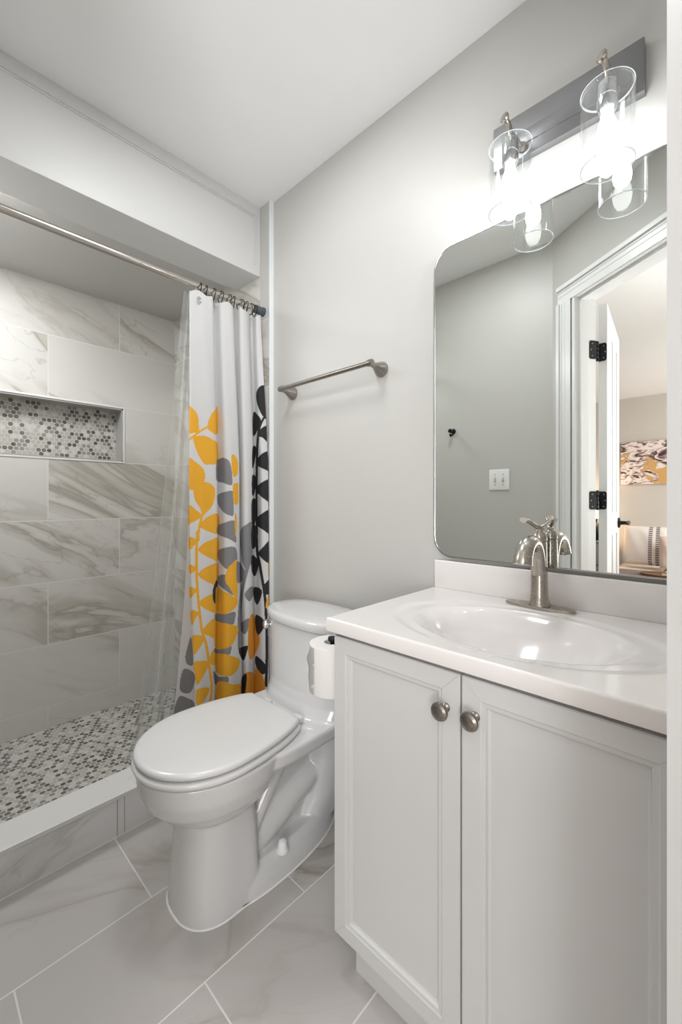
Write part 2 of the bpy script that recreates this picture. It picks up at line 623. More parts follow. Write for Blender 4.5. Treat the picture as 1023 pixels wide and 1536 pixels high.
# right wall beside the vanity, wall opposite the mirror, angled doorway wall
bm = nb(); box(bm, XR, XR + 0.11, -0.735, 0.0, -0.05, H)
struct('wall_right', bm, M['paint'], smooth=False)
bm = nb(); box(bm, XL - 0.15, C0.x, YO - 0.12, YO, -0.15, H)
struct('wall_front', bm, M['paint'], smooth=False)
bm = nb()
prism(bm, [dg(-0.0, 0), dg(S_L - 0.0, 0), dg(S_L, WT), dg(-0.09, WT)], -0.05, H)
prism(bm, [dg(S_R + 0.02, 0), dg(1.02, 0), dg(1.02, WT), dg(S_R + 0.02, WT)], -0.05, H)
prism(bm, [dg(S_L, 0), dg(S_R + 0.02, 0), dg(S_R + 0.02, WT), dg(S_L, WT)], ZD + 0.02, H)
struct('wall_doorway', bm, M['paint'], smooth=False)
# jambs with door stop
bm = nb()
prism(bm, [dg(S_L, -0.004), dg(S_L + 0.016, -0.004), dg(S_L + 0.016, WT - 0.004), dg(S_L, WT - 0.004)], 0.0, ZD)
prism(bm, [dg(S_L + 0.016, 0.025), dg(S_L + 0.026, 0.025), dg(S_L + 0.026, 0.068), dg(S_L + 0.016, 0.068)], 0.0, ZD - 0.012)
prism(bm, [dg(S_R, -0.004), dg(S_R + 0.02, -0.004), dg(S_R + 0.02, WT + 0.004), dg(S_R, WT + 0.004)], 0.0, ZD)
prism(bm, [dg(S_R - 0.004, 0.055), dg(S_R, 0.055), dg(S_R, 0.09), dg(S_R - 0.004, 0.09)], 0.0, ZD)
prism(bm, [dg(S_L, -0.004), dg(S_R + 0.02, -0.004), dg(S_R + 0.02, WT + 0.004), dg(S_L, WT + 0.004)], ZD, ZD + 0.02)
prism(bm, [dg(S_L + 0.016, 0.025), dg(S_R, 0.025), dg(S_R, 0.068), dg(S_L + 0.016, 0.068)], ZD - 0.012, ZD)
struct('trim_7', bm, M['white_trim'], smooth=False)


def casing_profile(bm, a, b, z0, z1, vertical=True):
    """stepped casing: flat band, raised band and back band"""
    if vertical:
        wd = b - a
        for f0, f1, dp in ((0.0, 1.0, 0.010), (0.0, 0.22, 0.020), (0.30, 0.36, 0.013), (0.80, 1.0, 0.007), (0.55, 0.60, 0.012)):
            prism(bm, [dg(a + wd * f0, -dp), dg(a + wd * f1, -dp), dg(a + wd * f1, 0), dg(a + wd * f0, 0)], z0, z1)
    else:
        hd = z1 - z0
        for f0, f1, dp in ((0.0, 1.0, 0.010), (0.0, 0.22, 0.020), (0.30, 0.36, 0.013), (0.55, 0.60, 0.012)):
            prism(bm, [dg(a, -dp), dg(b, -dp), dg(b, 0), dg(a, 0)], z1 - hd * f1, z1 - hd * f0)


bm = nb()
casing_profile(bm, 0.048, 0.134, 0.0, ZD + 0.002)
casing_profile(bm, 0.048, S_R + 0.012, ZD + 0.002, ZD + 0.088, vertical=False)
struct('trim_8', bm, M['white_trim'], smooth=False)

# ------------------------------------------------------------------ bedroom shell seen through the doorway
bm = nb(); box(bm, -2.7, 1.8, -5.12, -5.0, -0.05, HB)
struct('wall_bedroom_far', bm, M['bed_wall'], smooth=False)
bm = nb(); box(bm, -2.82, -2.7, -5.12, -1.325, -0.05, HB)
struct('wall_bedroom_left', bm, M['bed_wall'], smooth=False)
bm = nb(); box(bm, 1.8, 1.92, -5.12, -0.60, -0.05, HB)
struct('wall_bedroom_right', bm, M['bed_wall'], smooth=False)
bm = nb(); box(bm, 0.09, 1.92, -0.68, -0.56, -0.05, HB)
struct('wall_bedroom_near', bm, M['bed_wall'], smooth=False)
bp = [(-2.82, -5.12), (1.92, -5.12), (1.92, -0.56), dg(1.02, 0.1), dg(0.0, 0.11), (-0.70, -1.31), (-2.82, -1.31)]
bm = nb(); prism(bm, bp, HB, HB + 0.06)
struct('ceiling_bedroom', bm, M['ceiling'], smooth=False)
bm = nb(); prism(bm, [(-2.82, -5.12), (1.92, -5.12), (1.92, -0.56), dg(1.02, WT), dg(0.0, WT), (-0.70, -1.33), (-2.82, -1.33)], -0.05, 0.0)
T = NT('bedroom_carpet')
T.color(T.mix(T.noise(None, 300, 2.0), (0.42, 0.37, 0.32), (0.55, 0.50, 0.44)))
T.b.inputs['Roughness'].default_value = 1.0
struct('floor_bedroom', bm, T.m, smooth=False)

# door swung open into the bedroom
A = Vector((-0.465, -1.268)); far = Vector((-0.520, -1.872))
dv = (far - A).normalized(); pv = Vector((-dv.y, dv.x))
if pv.x > 0:
    pv = -pv
rotd = Matrix(((dv.x, pv.x, 0, A.x), (dv.y, pv.y, 0, A.y), (0, 0, 1, 0), (0, 0, 0, 1)))
DW, DT = 0.607, 0.036
dr = bpy.data.objects.new('door_1', None)
C.objects.link(dr); dr.location = (A.x, A.y, 0.0)
dr['kind'] = 'structure'
bm = nb(); box(bm, 0, DW, 0.006, DT - 0.006, 0.012, 2.062, 0, rotd)
for side in (0, 1):
    y0, y1 = (0.0, 0.006) if side == 0 else (DT - 0.006, DT)
    for (xa, xb, za, zb) in ((0, 0.11, 0.012, 2.062), (DW - 0.11, DW, 0.012, 2.062), (0.11, DW - 0.11, 1.95, 2.062),
                             (0.11, DW - 0.11, 0.012, 0.24), (0.11, DW - 0.11, 0.90, 1.02), (0.27, 0.335, 0.24, 0.90), (0.27, 0.335, 1.02, 1.95)):
        box(bm, xa, xb, y0, y1, za, zb, 0.0015 if xa > 0 else 0, rotd, 1)
child('door_panel', bm, M['white_trim'], dr, smooth=False)
for hz in (0.30, 1.088, 1.823):
    bm = nb()
    # leaf on the door edge, leaf on the jamb, knuckle
    hgt = 0.0445

    def leaf(p0, dirv, nrm, wdt):
        pts = []
        r = 0.010
        for cx, cz, a0 in ((wdt - r, hgt - r, 0), (0, hgt, None), (0, -hgt, None), (wdt - r, -hgt + r, -90)):
            if a0 is None:
                pts.append((cx, cz))
            else:
                for k in range(5):
                    a = math.radians(a0 + 22.5 * k)
                    pts.append((cx + r * math.cos(a), cz + r * math.sin(a)))
        lo, hi = [], []
        for (q, z) in pts:
            b = Vector((p0.x + dirv.x * q, p0.y + dirv.y * q, hz + z))
            lo.append(bm.verts.new(b)); hi.append(bm.verts.new(b + Vector((nrm.x, nrm.y, 0)) * 0.0028))
        bm.faces.new(lo[::-1]); bm.faces.new(hi)
        for i in range(len(lo)):
            bm.faces.new([lo[i], lo[(i + 1) % len(lo)], hi[(i + 1) % len(lo)], hi[i]])
    jend = Vector(dg(S_L + 0.016, WT - 0.002))
    pin = Vector(dg(S_L + 0.020, WT + 0.012))
    dcorner = A + pv * DT
    pin = (jend * 0.5 + dcorner * 0.5)
    leaf(jend, -NN, DD, 0.040)
    leaf(dcorner, -pv, -dv, 0.034)
    # the short webs that reach the pin
    tube(bm, [(jend.x, jend.y, hz), (pin.x, pin.y, hz)], 0.0445, 8, flat=[(1, 0.045)] * 2) if False else None
    for zz in (-0.03, -0.01, 0.012, 0.032):
        tube(bm, [(jend.x, jend.y, hz + zz), (pin.x, pin.y, hz + zz), (dcorner.x, dcorner.y, hz + zz)], 0.0055, 8)
    lathe(bm, [(0.0055, -0.048), (0.0065, -0.046), (0.0065, 0.046), (0.004, 0.050)], (pin.x, pin.y, hz), seg=12)
    h = child('hinge', bm, M['black'], dr)
    h['label'] = 'black hinge'
    bm = nb()
    for zz in (-0.030, 0.0, 0.030):
        for base, dirv, nrm, off in ((jend, -NN, DD, 0.024), (dcorner, -pv, -dv, 0.022)):
            p = base + dirv * (off + (0.006 if zz == 0 else 0.0))
            lathe(bm, [(0.0035, 0.0026), (0.003, 0.0036), (0.001, 0.0040)], (p.x, p.y, hz + zz), (nrm.x, nrm.y, 0), seg=10)
    child('screw', bm, M['knob'], h)['kind'] = 'stuff'
bm = nb()
hb = A + dv * (DW - 0.065)
o3 = Vector((hb.x, hb.y, 0.955))
nx = Vector((-pv.x, -pv.y, 0))
lathe(bm, [(0.030, 0.0), (0.031, 0.004), (0.028, 0.010), (0.012, 0.014), (0.010, 0.045), (0.014, 0.050), (0.012, 0.058)], o3, nx, seg=24)
p0 = o3 + nx * 0.052
tube(bm, [p0, p0 - Vector((dv.x, dv.y, 0)) * 0.05 + Vector((0, 0, 0.002)), p0 - Vector((dv.x, dv.y, 0)) * 0.105], [0.011, 0.008, 0.006], 12)
h = child('door_handle', bm, M['black'], dr)
h['label'] = 'black lever handle'

# ------------------------------------------------------------------ bedroom contents
# abstract canvas
T = NT('abstract_painting')
p = T.n('ShaderNodeTexCoord').outputs['Object']
mp = T.n('ShaderNodeMapping'); T.t.links.new(p, mp.inputs[0])
mp.inputs['Rotation'].default_value = (0, 0.75, 0)
mp.inputs['Scale'].default_value = (4.0, 1.0, 9.0)
n1 = T.noise(mp.outputs[0], 1.6, 5.0, 0.62, 1.6)
n2 = T.noise(p, 4.6, 3.0, 0.5, 0.6)
c = T.ramp(n1, [(0.0, (0.035, 0.02, 0.02)), (0.42, (0.07, 0.035, 0.035)), (0.47, (0.40, 0.27, 0.25)), (0.52, (0.80, 0.70, 0.66)), (0.62, (0.85, 0.76, 0.72)), (0.70, (0.10, 0.05, 0.05))])
c = T.mix(T.sstep(n2, 0.56, 0.60), c, (0.62, 0.36, 0.13))
T.color(c); T.b.inputs['Roughness'].default_value = 0.7
bm = nb(); box(bm, -1.04, -0.10, -4.998, -4.965, 1.28, 1.79, 0.003)
bmesh.ops.translate(bm, verts=bm.verts, vec=(0.57, 4.98, -1.53))
o = link('wall_canvas', bm, T.m, smooth=False); o.location = (-0.57, -4.98, 1.53)
tag(o, 'abstract canvas of dark brown, cream and gold strokes, seen in the mirror above the bed', 'painting')

bed = empty('bed', (-0.2, -4.0, 0.0), 'low bed with pale bedding over a grey brown base, seen in the mirror', 'bed')
bm = nb(); box(bm, -1.04, 0.70, -4.94, -2.95, 0.04, 0.20, 0.01)
child('bed_base', bm, plain('bed_base_wood', (0.10, 0.075, 0.06), 0.5), bed)
for xx in (-0.98, 0.64):
    for yy in (-4.88, -3.01):
        bm = nb(); box(bm, xx - 0.03, xx + 0.03, yy - 0.03, yy + 0.03, 0.0, 0.05, 0.003)
        child('leg', bm, M['black'], bed)
bm = nb(); box(bm, -1.03, 0.69, -4.93, -2.97, 0.19, 0.325, 0.04, seg=4)
child('mattress', bm, plain('mattress_sheet', (0.70, 0.62, 0.57), 0.9), bed)
bm = nb(); box(bm, -1.06, 0.72, -4.30, -2.93, 0.10, 0.345, 0.03, seg=4)
child('blanket', bm, plain('grey_brown_blanket', (0.21, 0.175, 0.165), 0.95, bump=0.5, bscale=40), bed)


def pillow(name, cx, cy, cz, wx, wz, th, tilt, mat, rot=0.0):
    bm = nb()
    n = 26
    g = {}
    for sgn in (1, -1):
        for i in range(n + 1):
            for j in range(n + 1):
                u, v = i / n * 2 - 1, j / n * 2 - 1
                e = max(0.0, (1 - u ** 4)) ** 0.5 * max(0.0, (1 - v ** 4)) ** 0.5
                k = 1 - 0.06 * (u * u * v * v) - 0.05 * (1 - u * u) * 0 
                x = u * wx / 2 * (1 - 0.07 * (1 - v * v)) ** 0 * (1 - 0.05 * (1 - abs(v)))
                z = v * wz / 2 * (1 - 0.06 * (1 - abs(u)))
                y = sgn * (th / 2 * e + 0.002 + 0.004 * math.sin(9 * u + 4 * v) * e)
                g[(sgn, i, j)] = bm.verts.new((x * k, y, z * k))
    for sgn in (1, -1):
        for i in range(n):
            for j in range(n):
                bm.faces.new([g[(sgn, i, j)], g[(sgn, i + 1, j)], g[(sgn, i + 1, j + 1)], g[(sgn, i, j + 1)]])
    for i in range(n):
        bm.faces.new([g[(1, i, 0)], g[(1, i + 1, 0)], g[(-1, i + 1, 0)], g[(-1, i, 0)]])
        bm.faces.new([g[(1, i, n)], g[(1, i + 1, n)], g[(-1, i + 1, n)], g[(-1, i, n)]])
        bm.faces.new([g[(1, 0, i)], g[(1, 0, i + 1)], g[(-1, 0, i + 1)], g[(-1, 0, i)]])
        bm.faces.new([g[(1, n, i)], g[(1, n, i + 1)], g[(-1, n, i + 1)], g[(-1, n, i)]])
    o = link(name, bm, mat)
    o.location = (cx, cy, cz)
    o.rotation_euler = (tilt, 0, rot)
    return o


T = NT('striped_pillow_fabric')
p = T.n('ShaderNodeTexCoord').outputs['Object']
s = T.n('ShaderNodeSeparateXYZ'); T.t.links.new(p, s.inputs[0])
xx = s.outputs[0]
st = 0.0
m1 = T.sstep(T.math('ABSOLUTE', T.math('SUBTRACT', xx, 0.02)), 0.016, 0.019, 1.0, 0.0)
m2 = T.sstep(T.math('ABSOLUTE', T.math('SUBTRACT', xx, 0.085)), 0.016, 0.019, 1.0, 0.0)
wv = T.math('GREATER_THAN', T.math('SINE', T.math('MULTIPLY', s.outputs[2], 260.0)), -0.2)
mm = T.math('MULTIPLY', T.math('MAXIMUM', m1, m2), T.math('ADD', T.math('MULTIPLY', wv, 0.6), 0.35))
T.color(T.mix(mm, (0.82, 0.74, 0.69), (0.16, 0.15, 0.15))); T.b.inputs['Roughness'].default_value = 0.95
o = pillow('striped_pillow', -0.72, -4.66, 0.575, 0.50, 0.46, 0.17, math.radians(14), T.m)
tag(o, 'cream pillow with two grey woven stripes, propped up on the bed in the mirror', 'pillow')
o = pillow('blush_pillow', -0.44, -4.42, 0.535, 0.34, 0.36, 0.14, math.radians(12), plain('blush_fabric', (0.74, 0.56, 0.48), 0.9), -0.15)
tag(o, 'blush pink pillow in front of the striped pillow in the mirror', 'pillow')

tray = empty('serving_tray', (-0.44, -3.98, 0.347), 'oval brown wooden tray lying on the bed in the mirror', 'tray')
bm = nb()
pts = [(-0.44 + 0.27 * math.cos(2 * PI * k / 40), -3.98 + 0.15 * math.sin(2 * PI * k / 40)) for k in range(40)]
prism(bm, pts, 0.347, 0.362, 0.004)
child('tray_board', bm, plain('walnut_board', (0.26, 0.13, 0.065), 0.4, vary=0.1), tray)
bm = nb()
tube(bm, [(a, b, 0.366) for a, b in pts], 0.006, 8, closed=True)
child('rim', bm, plain('walnut_rim', (0.18, 0.085, 0.045), 0.4), tray)


def book(x0, x1, y0, y1, z0, z1, cov, label):
    bk = empty('book', ((x0 + x1) / 2, (y0 + y1) / 2, z0), label, 'book', 'books on the bed tray')
    b = nb()
    box(b, x0, x1, y0, y1, z0, z0 + 0.003)
    box(b, x0, x1, y0, y1, z1 - 0.003, z1)
    box(b, x0, x0 + 0.003, y0, y1, z0, z1)
    child('cover', b, plain('cover_' + label[:5], cov, 0.5), bk, smooth=False)
    b = nb()
    box(b, x0 + 0.003, x1 - 0.004, y0 + 0.004, y1 - 0.004, z0 + 0.003, z1 - 0.003)
    child('pages', b, plain('pages', (0.75, 0.66, 0.52), 0.9), bk, smooth=False)


book(-0.53, -0.33, -4.06, -3.92, 0.362, 0.388, (0.45, 0.24, 0.12), 'tan book, the lower one on the wooden tray in the mirror')
book(-0.51, -0.32, -4.05, -3.93, 0.388, 0.412, (0.03, 0.02, 0.02), 'black book, the upper one on the wooden tray in the mirror')
bm = nb()
lathe(bm, [(0.03, 0.0), (0.045, 0.01), (0.055, 0.05), (0.045, 0.10), (0.022, 0.13), (0.020, 0.16), (0.028, 0.175), (0.024, 0.174), (0.016, 0.15)], (0, 0, 0), seg=28)
o = link('vase', bm, plain('dark_vase_glaze', (0.05, 0.04, 0.04), 0.25)); o.location = (-0.40, -3.985, 0.412)
tag(o, 'small dark vase standing on the books on the tray in the mirror', 'vase')

ns = empty('nightstand', (-1.27, -4.72, 0.0), 'dark grey nightstand with two drawers, glimpsed through the door hinge gap in the mirror', 'nightstand')
bm = nb(); box(bm, -1.47, -1.10, -4.95, -4.53, 0.0, 0.60, 0.004)
child('body', bm, plain('nightstand_grey', (0.10, 0.10, 0.10), 0.5), ns)
for za, zb in ((0.06, 0.31), (0.33, 0.57)):
    bm = nb(); box(bm, -1.455, -1.115, -4.53, -4.515, za, zb, 0.003)
    d_ = child('drawer', bm, plain('drawer_front', (0.22, 0.22, 0.21), 0.5), ns)
    bm = nb(); lathe(bm, [(0.006, 0.0), (0.006, 0.015), (0.014, 0.022), (0.01, 0.028)], (-1.285, -4.515, (za + zb) / 2), (0, 1, 0), seg=14)
    child('knob', bm, M['black'], d_)
lp = empty('table_lamp', (-1.25, -4.72, 0.60), 'lit table lamp with glowing cream shade on the nightstand in the mirror', 'lamp')
bm = nb(); lathe(bm, [(0.07, 0.0), (0.07, 0.012), (0.03, 0.02), (0.055, 0.08), (0.06, 0.14), (0.03, 0.20), (0.012, 0.22), (0.012, 0.30)], (-1.25, -4.72, 0.60), seg=24)
child('base', bm, M['black'], lp)
bm = nb(); lathe(bm, [(0.15, 0.27), (0.12, 0.50), (0.117, 0.50), (0.147, 0.27)], (-1.25, -4.72, 0.60), seg=32, cap=False)
child('lamp_shade', bm, M['lamp_shade'], lp)
pl = bpy.data.lights.new('table_lamp_bulb_light', 'POINT'); pl.energy = 7; pl.color = (1, 0.8, 0.58); pl.shadow_soft_size = 0.04
po = bpy.data.objects.new('table_lamp_bulb_light', pl); C.objects.link(po); po.location = (-1.25, -4.72, 1.0)

# ------------------------------------------------------------------ things on the wall opposite the mirror
sw = empty('light_switch', (-0.977, YO, 1.205), 'white double toggle light switch plate on grey wall, reflected in the mirror', 'light switch')
bm = nb(); box(bm, -1.035, -0.919, YO, YO + 0.006, 1.147, 1.263, 0.003, seg=3)
child('plate', bm, M['plastic'], sw)
for sx in (-1.0, -0.954):
    bm = nb(); box(bm, sx - 0.006, sx + 0.006, YO + 0.005, YO + 0.0075, 1.190, 1.220, 0.0005)
    tg = child('toggle', bm, plain('toggle_slot', (0.55, 0.55, 0.55), 0.5), sw)
    bm = nb(); tube(bm, [(sx, YO + 0.005, 1.205), (sx, YO + 0.018, 1.213)], [0.0045, 0.0035], 8)
    child('lever', bm, M['plastic'], tg)
    for zz in (1.176, 1.234):
        bm = nb(); lathe(bm, [(0.0032, 0.0), (0.0028, 0.001)], (sx, YO + 0.006, zz), (0, 1, 0), seg=10)
        child('screw', bm, plain('screw_grey', (0.3, 0.3, 0.3), 0.4, metal=0.7), sw)
bm = nb()
lathe(bm, [(0.017, 0.0), (0.017, 0.004), (0.008, 0.008), (0.006, 0.03), (0.012, 0.036), (0.013, 0.042), (0.006, 0.046)], (-1.264, YO, 1.51), (0, 1, 0), seg=20)
tube(bm, [(-1.264, YO + 0.004, 1.505), (-1.264, YO + 0.016, 1.485), (-1.264, YO + 0.034, 1.478), (-1.264, YO + 0.040, 1.492)], [0.007, 0.006, 0.005, 0.006], 10)
bmesh.ops.translate(bm, verts=bm.verts, vec=(1.264, -YO, -1.5))
o = link('robe_hook', bm, M['black']); o.location = (-1.264, YO, 1.5)
tag(o, 'small black robe hook on the grey wall, reflected in the mirror', 'hook')
vt = empty('ceiling_vent', (-0.60, -0.835, H), 'white slotted vent grille on the ceiling, its edge reflected at the mirror top', 'vent')
vx0, vx1, vy0, vy1 = -0.67, -0.53, -0.895, -0.755
bm = nb()
box(bm, vx0, vx1, vy0, vy0 + 0.012, H - 0.006, H, 0.002); box(bm, vx0, vx1, vy1 - 0.012, vy1, H - 0.006, H, 0.002)
box(bm, vx0, vx0 + 0.012, vy0 + 0.012, vy1 - 0.012, H - 0.006, H, 0.002); box(bm, vx1 - 0.012, vx1, vy0 + 0.012, vy1 - 0.012, H - 0.006, H, 0.002)
child('frame', bm, M['plastic'], vt)
bm = nb()
for k in range(8):
    yy = vy0 + 0.016 + k * 0.0145
    box(bm, vx0 + 0.012, vx1 - 0.012, yy, yy + 0.008, H - 0.005, H - 0.002)
child('grille', bm, M['plastic'], vt, smooth=False)

# ------------------------------------------------------------------ mirror


def rrect(x0, x1, z0, z1, r, n=10):
    pts = []
    for cx, cz, a0 in ((x1 - r, z1 - r, 0), (x0 + r, z1 - r, 90), (x0 + r, z0 + r, 180), (x1 - r, z0 + r, 270)):
        for k in range(n + 1):
            a = math.radians(a0 + 90 * k / n)
            pts.append((cx + r * math.cos(a), cz + r * math.sin(a)))
    return pts


MX0, MX1, MZ0, MZ1, MR = -0.686, -0.055, 0.916, 1.862, 0.062
mr = empty('wall_mirror', (-0.37, 0, MZ0), 'tall mirror with rounded corners and thin metal frame above the vanity', 'mirror')
bm = nb()
rr = rrect(MX0 + 0.003, MX1 - 0.003, MZ0 + 0.003, MZ1 - 0.003, MR - 0.003)
bm.faces.new([bm.verts.new((x, -0.0180, z)) for x, z in rr])
child('mirror_glass', bm, M['mirror'], mr, smooth=False)
bm = nb()
o_, i_ = rrect(MX0, MX1, MZ0, MZ1, MR), rrect(MX0 + 0.0035, MX1 - 0.0035, MZ0 + 0.0035, MZ1 - 0.0035, MR - 0.0035)
n = len(o_)
R4 = [[bm.verts.new((x, y, z)) for x, z in pp] for pp, y in ((o_, -0.001), (o_, -0.0195), (i_, -0.0195), (i_, -0.001))]
for a in range(4):
    A_, B_ = R4[a], R4[(a + 1) % 4]
    for k in range(n):
        bm.faces.new([A_[k], A_[(k + 1) % n], B_[(k + 1) % n], B_[k]])
child('frame', bm, M['frame'], mr)

# ------------------------------------------------------------------ vanity light
vl = empty('vanity_light', (-0.322, 0, 2.06), 'two light vanity fixture with steel backplate and clear glass cylinder shades above mirror', 'wall light')
bm = nb()
box(bm, -0.494, -0.150, -0.022, 0.0, 2.004, 2.124, 0.0015)
child('backplate', bm, M['plate'], vl)
bm = nb(); box(bm, -0.470, -0.174, -0.0245, -0.021, 2.036, 2.072, 0.001)
child('backplate_band', bm, M['plate'], vl)
for sx in (-0.417, -0.206):
    yb = -0.10
    bm = nb()
    # arm out from the plate, then the stem with its disc cap
    tube(bm, crom([(sx + 0.0, -0.020, 2.030), (sx, -0.055, 2.030), (sx, -0.088, 2.022), (sx, yb, 2.000)], 5), 0.0055, 12)
    lathe(bm, [(0.013, 0.0), (0.013, 0.006), (0.007, 0.010)], (sx, -0.022, 2.030), (0, -1, 0), seg=20)
    tube(bm, crom([(sx, yb, 1.985), (sx + 0.001, yb, 2.015), (sx - 0.002, yb - 0.006, 2.038), (sx - 0.006, yb - 0.016, 2.050)], 5), [0.0065] * 15 + [0.008], 12)
    lathe(bm, [(0.008, -0.004), (0.0115, 0.0), (0.0115, 0.005), (0.009, 0.007)], (sx - 0.006, yb - 0.016, 2.050), (-0.35, -0.75, 0.15), seg=20)
    arm = child('arm', bm, M['nickel'], vl)
    bm = nb()
    lathe(bm, [(0.010, 2.004), (0.019, 1.998), (0.020, 1.985), (0.020, 1.945), (0.017, 1.938)], (sx, yb, 0), seg=24)
    child('socket', bm, M['chrome'], vl)
    bm = nb()
    lathe(bm, [(0.012, 1.9880), (0.030, 1.9880), (0.047, 1.9875), (0.0505, 1.985), (0.0515, 1.981), (0.0515, 1.818), (0.0495, 1.818),
               (0.0495, 1.980), (0.048, 1.984), (0.045, 1.9855), (0.030, 1.9860), (0.012, 1.986)], (sx, yb, 0), seg=48, cap=False)
    child('glass_shade', bm, M['glass'], vl)
    bm = nb()
    lathe(bm, [(0.0500, 1.8172), (0.0520, 1.8185), (0.0520, 1.8205), (0.0500, 1.8215)], (sx, yb, 0), seg=48, cap=False)
    child('glass_rim', bm, M['glass_edge'], vl)
    bm = nb()
    lathe(bm, [(0.0498, 1.9868), (0.0516, 1.9850), (0.0518, 1.9835), (0.0502, 1.9838), (0.0490, 1.9860)], (sx, yb, 0), seg=48, cap=False)
    child('glass_shoulder', bm, M['glass_edge'], vl)
    bm = nb()
    lathe(bm, [(0.011, 1.940), (0.012, 1.925), (0.018, 1.908), (0.020, 1.890), (0.018, 1.876), (0.012, 1.867), (0.005, 1.864), (0.0005, 1.8635)], (sx, yb, 0), seg=28)
    child('bulb', bm, M['bulb'], vl)

# ------------------------------------------------------------------ towel bar
tb = empty('towel_bar', (-1.145, 0, 1.55), 'brushed nickel towel bar on the grey wall above the toilet', 'towel bar')
for sx in (-1.387, -0.9045):
    bm = nb()
    lathe(bm, [(0.027, 0.0), (0.0275, 0.005), (0.025, 0.012), (0.017, 0.028), (0.011, 0.042), (0.009, 0.052), (0.010, 0.057)], (sx, 0, 1.547), (0, -1, 0.12), seg=28)
    lathe(bm, [(0.004, -0.013), (0.011, -0.011), (0.0125, 0.0), (0.011, 0.011), (0.004, 0.013)], (sx, -0.066, 1.556), (1, 0, 0), seg=20)
    tube(bm, [(sx, -0.050, 1.553), (sx, -0.066, 1.556)], 0.010, 16)
    child('post', bm, M['towelbar'], tb)
bm = nb(); tube(bm, [(-1.395, -0.066, 1.556), (-0.896, -0.066, 1.556)], 0.0085, 20)
child('bar', bm, M['towelbar'], tb)

# ------------------------------------------------------------------ vanity cabinet
VX0, VX1, VYF = -0.674, -0.038, -0.475
va = empty('vanity_cabinet', (-0.357, -0.24, 0), 'off-white two door bathroom vanity cabinet under the white sink top', 'cabinet')
bm = nb()
box(bm, VX0, VX0 + 0.016, -0.455, -0.002, 0.097, 0.788)
box(bm, VX1 - 0.012, VX1, -0.455, -0.002, 0.097, 0.788)
box(bm, VX0, VX1, -0.455, -0.002, 0.097, 0.112)
box(bm, VX0 + 0.016, VX1 - 0.016, -0.012, -0.002, 0.112, 0.788)
# face frame
box(bm, VX0, VX0 + 0.04, -0.4555, -0.437, 0.097, 0.788)
box(bm, VX1 - 0.04, VX1, -0.4555, -0.437, 0.097, 0.788)
box(bm, VX0 + 0.04, VX1 - 0.04, -0.4555, -0.437, 0.74, 0.788)
box(bm, VX0 + 0.04, VX1 - 0.04, -0.4555, -0.437, 0.097, 0.14)
box(bm, -0.372, -0.342, -0.4555, -0.437, 0.14, 0.74)
child('carcass', bm, M['cabinet'], va, smooth=False)
bm = nb(); box(bm, -0.640, VX1, -0.437, -0.02, 0.0, 0.097, 0.001)
child('plinth', bm, M['cabinet'], va, smooth=False)


SEAM = plain('seam_line', (0.50, 0.49, 0.47), 0.6)


def vanity_door(x0, x1, z0, z1, knobx, knobz):
    fw, yf, yb = 0.047, VYF, VYF + 0.019
    bm = nb()
    # nested rectangles: outer back, outer front (small bevel), inner front, step, bead slope, panel
    def ring(ins, y):
        return [bm.verts.new((x, y, z)) for x, z in ((x0 + ins, z0 + ins), (x1 - ins, z0 + ins), (x1 - ins, z1 - ins), (x0 + ins, z1 - ins))]
    rs = [ring(0, yb), ring(0, yf + 0.002), ring(0.002, yf), ring(fw - 0.012, yf), ring(fw - 0.010, yf + 0.0015), ring(fw - 0.003, yf + 0.0025),
          ring(fw - 0.001, yf + 0.008), ring(fw + 0.003, yf + 0.0095)]
    for a, b in zip(rs[:-1], rs[1:]):
        for k in range(4):
            bm.faces.new([a[k], a[(k + 1) % 4], b[(k + 1) % 4], b[k]])
    bm.faces.new(rs[-1]); bm.faces.new(rs[0][::-1])
    # hairline mitre joints in the same mesh
    nf0 = len(bm.faces)
    for (cx, cz, sx, sz) in ((x0, z0, 1, 1), (x1, z0, -1, 1), (x1, z1, -1, -1), (x0, z1, 1, -1)):
        a = Vector((cx + sx * 0.002, yf - 0.0002, cz + sz * 0.002)); b = Vector((cx + sx * (fw - 0.012), yf - 0.0002, cz + sz * (fw - 0.012)))
        tube(bm, [a, b], 0.0004, 4)
    for f in list(bm.faces)[nf0:]:
        f.material_index = 1
    d = child('door', bm, [M['cabinet'], SEAM], va, smooth=False)
    bm = nb()
    lathe(bm, [(0.0085, 0.0), (0.0085, 0.003), (0.0055, 0.006), (0.0055, 0.013), (0.010, 0.017), (0.0155, 0.020), (0.0168, 0.0235), (0.0155, 0.027), (0.011, 0.0295), (0.0105, 0.0288), (0.005, 0.0305), (0.0005, 0.031)],
          (knobx, yf, knobz), (0, -1, 0), seg=32)
    child('knob', bm, M['knob'], d)


vanity_door(VX0, -0.3595, 0.097, 0.778, -0.3866, 0.711)
vanity_door(-0.3560, VX1, 0.097, 0.778, -0.3295, 0.714)

# vanity top with integrated basin
CX0, CX1, CYF, CZ = -0.684, -0.034, -0.485, 0.820
bcx, bcy, ba, bb = -0.345, -0.270, 0.222, 0.160
top = empty('sink', (-0.357, -0.24, 0.789), 'glossy white one-piece sink top with oval basin on the vanity', 'sink')
nxg, nyg = 170, 130
bm = nb()


def ztop(x, y):
    e = math.hypot((x - bcx) / ba, (y - bcy) / bb)
    eo = math.hypot((x - bcx) / 0.283, (y - bcy) / 0.192)
    z = CZ
    if eo < 1.0:
        z -= 0.0035 * min(1.0, (1 - eo) / 0.10) ** 2 * (3 - 2 * min(1.0, (1 - eo) / 0.10))
    if e < 1.0:
        q = 1 - e * e
        z -= 0.120 * q ** 1.15 * min(1.0, 0.55 + q)
    return z


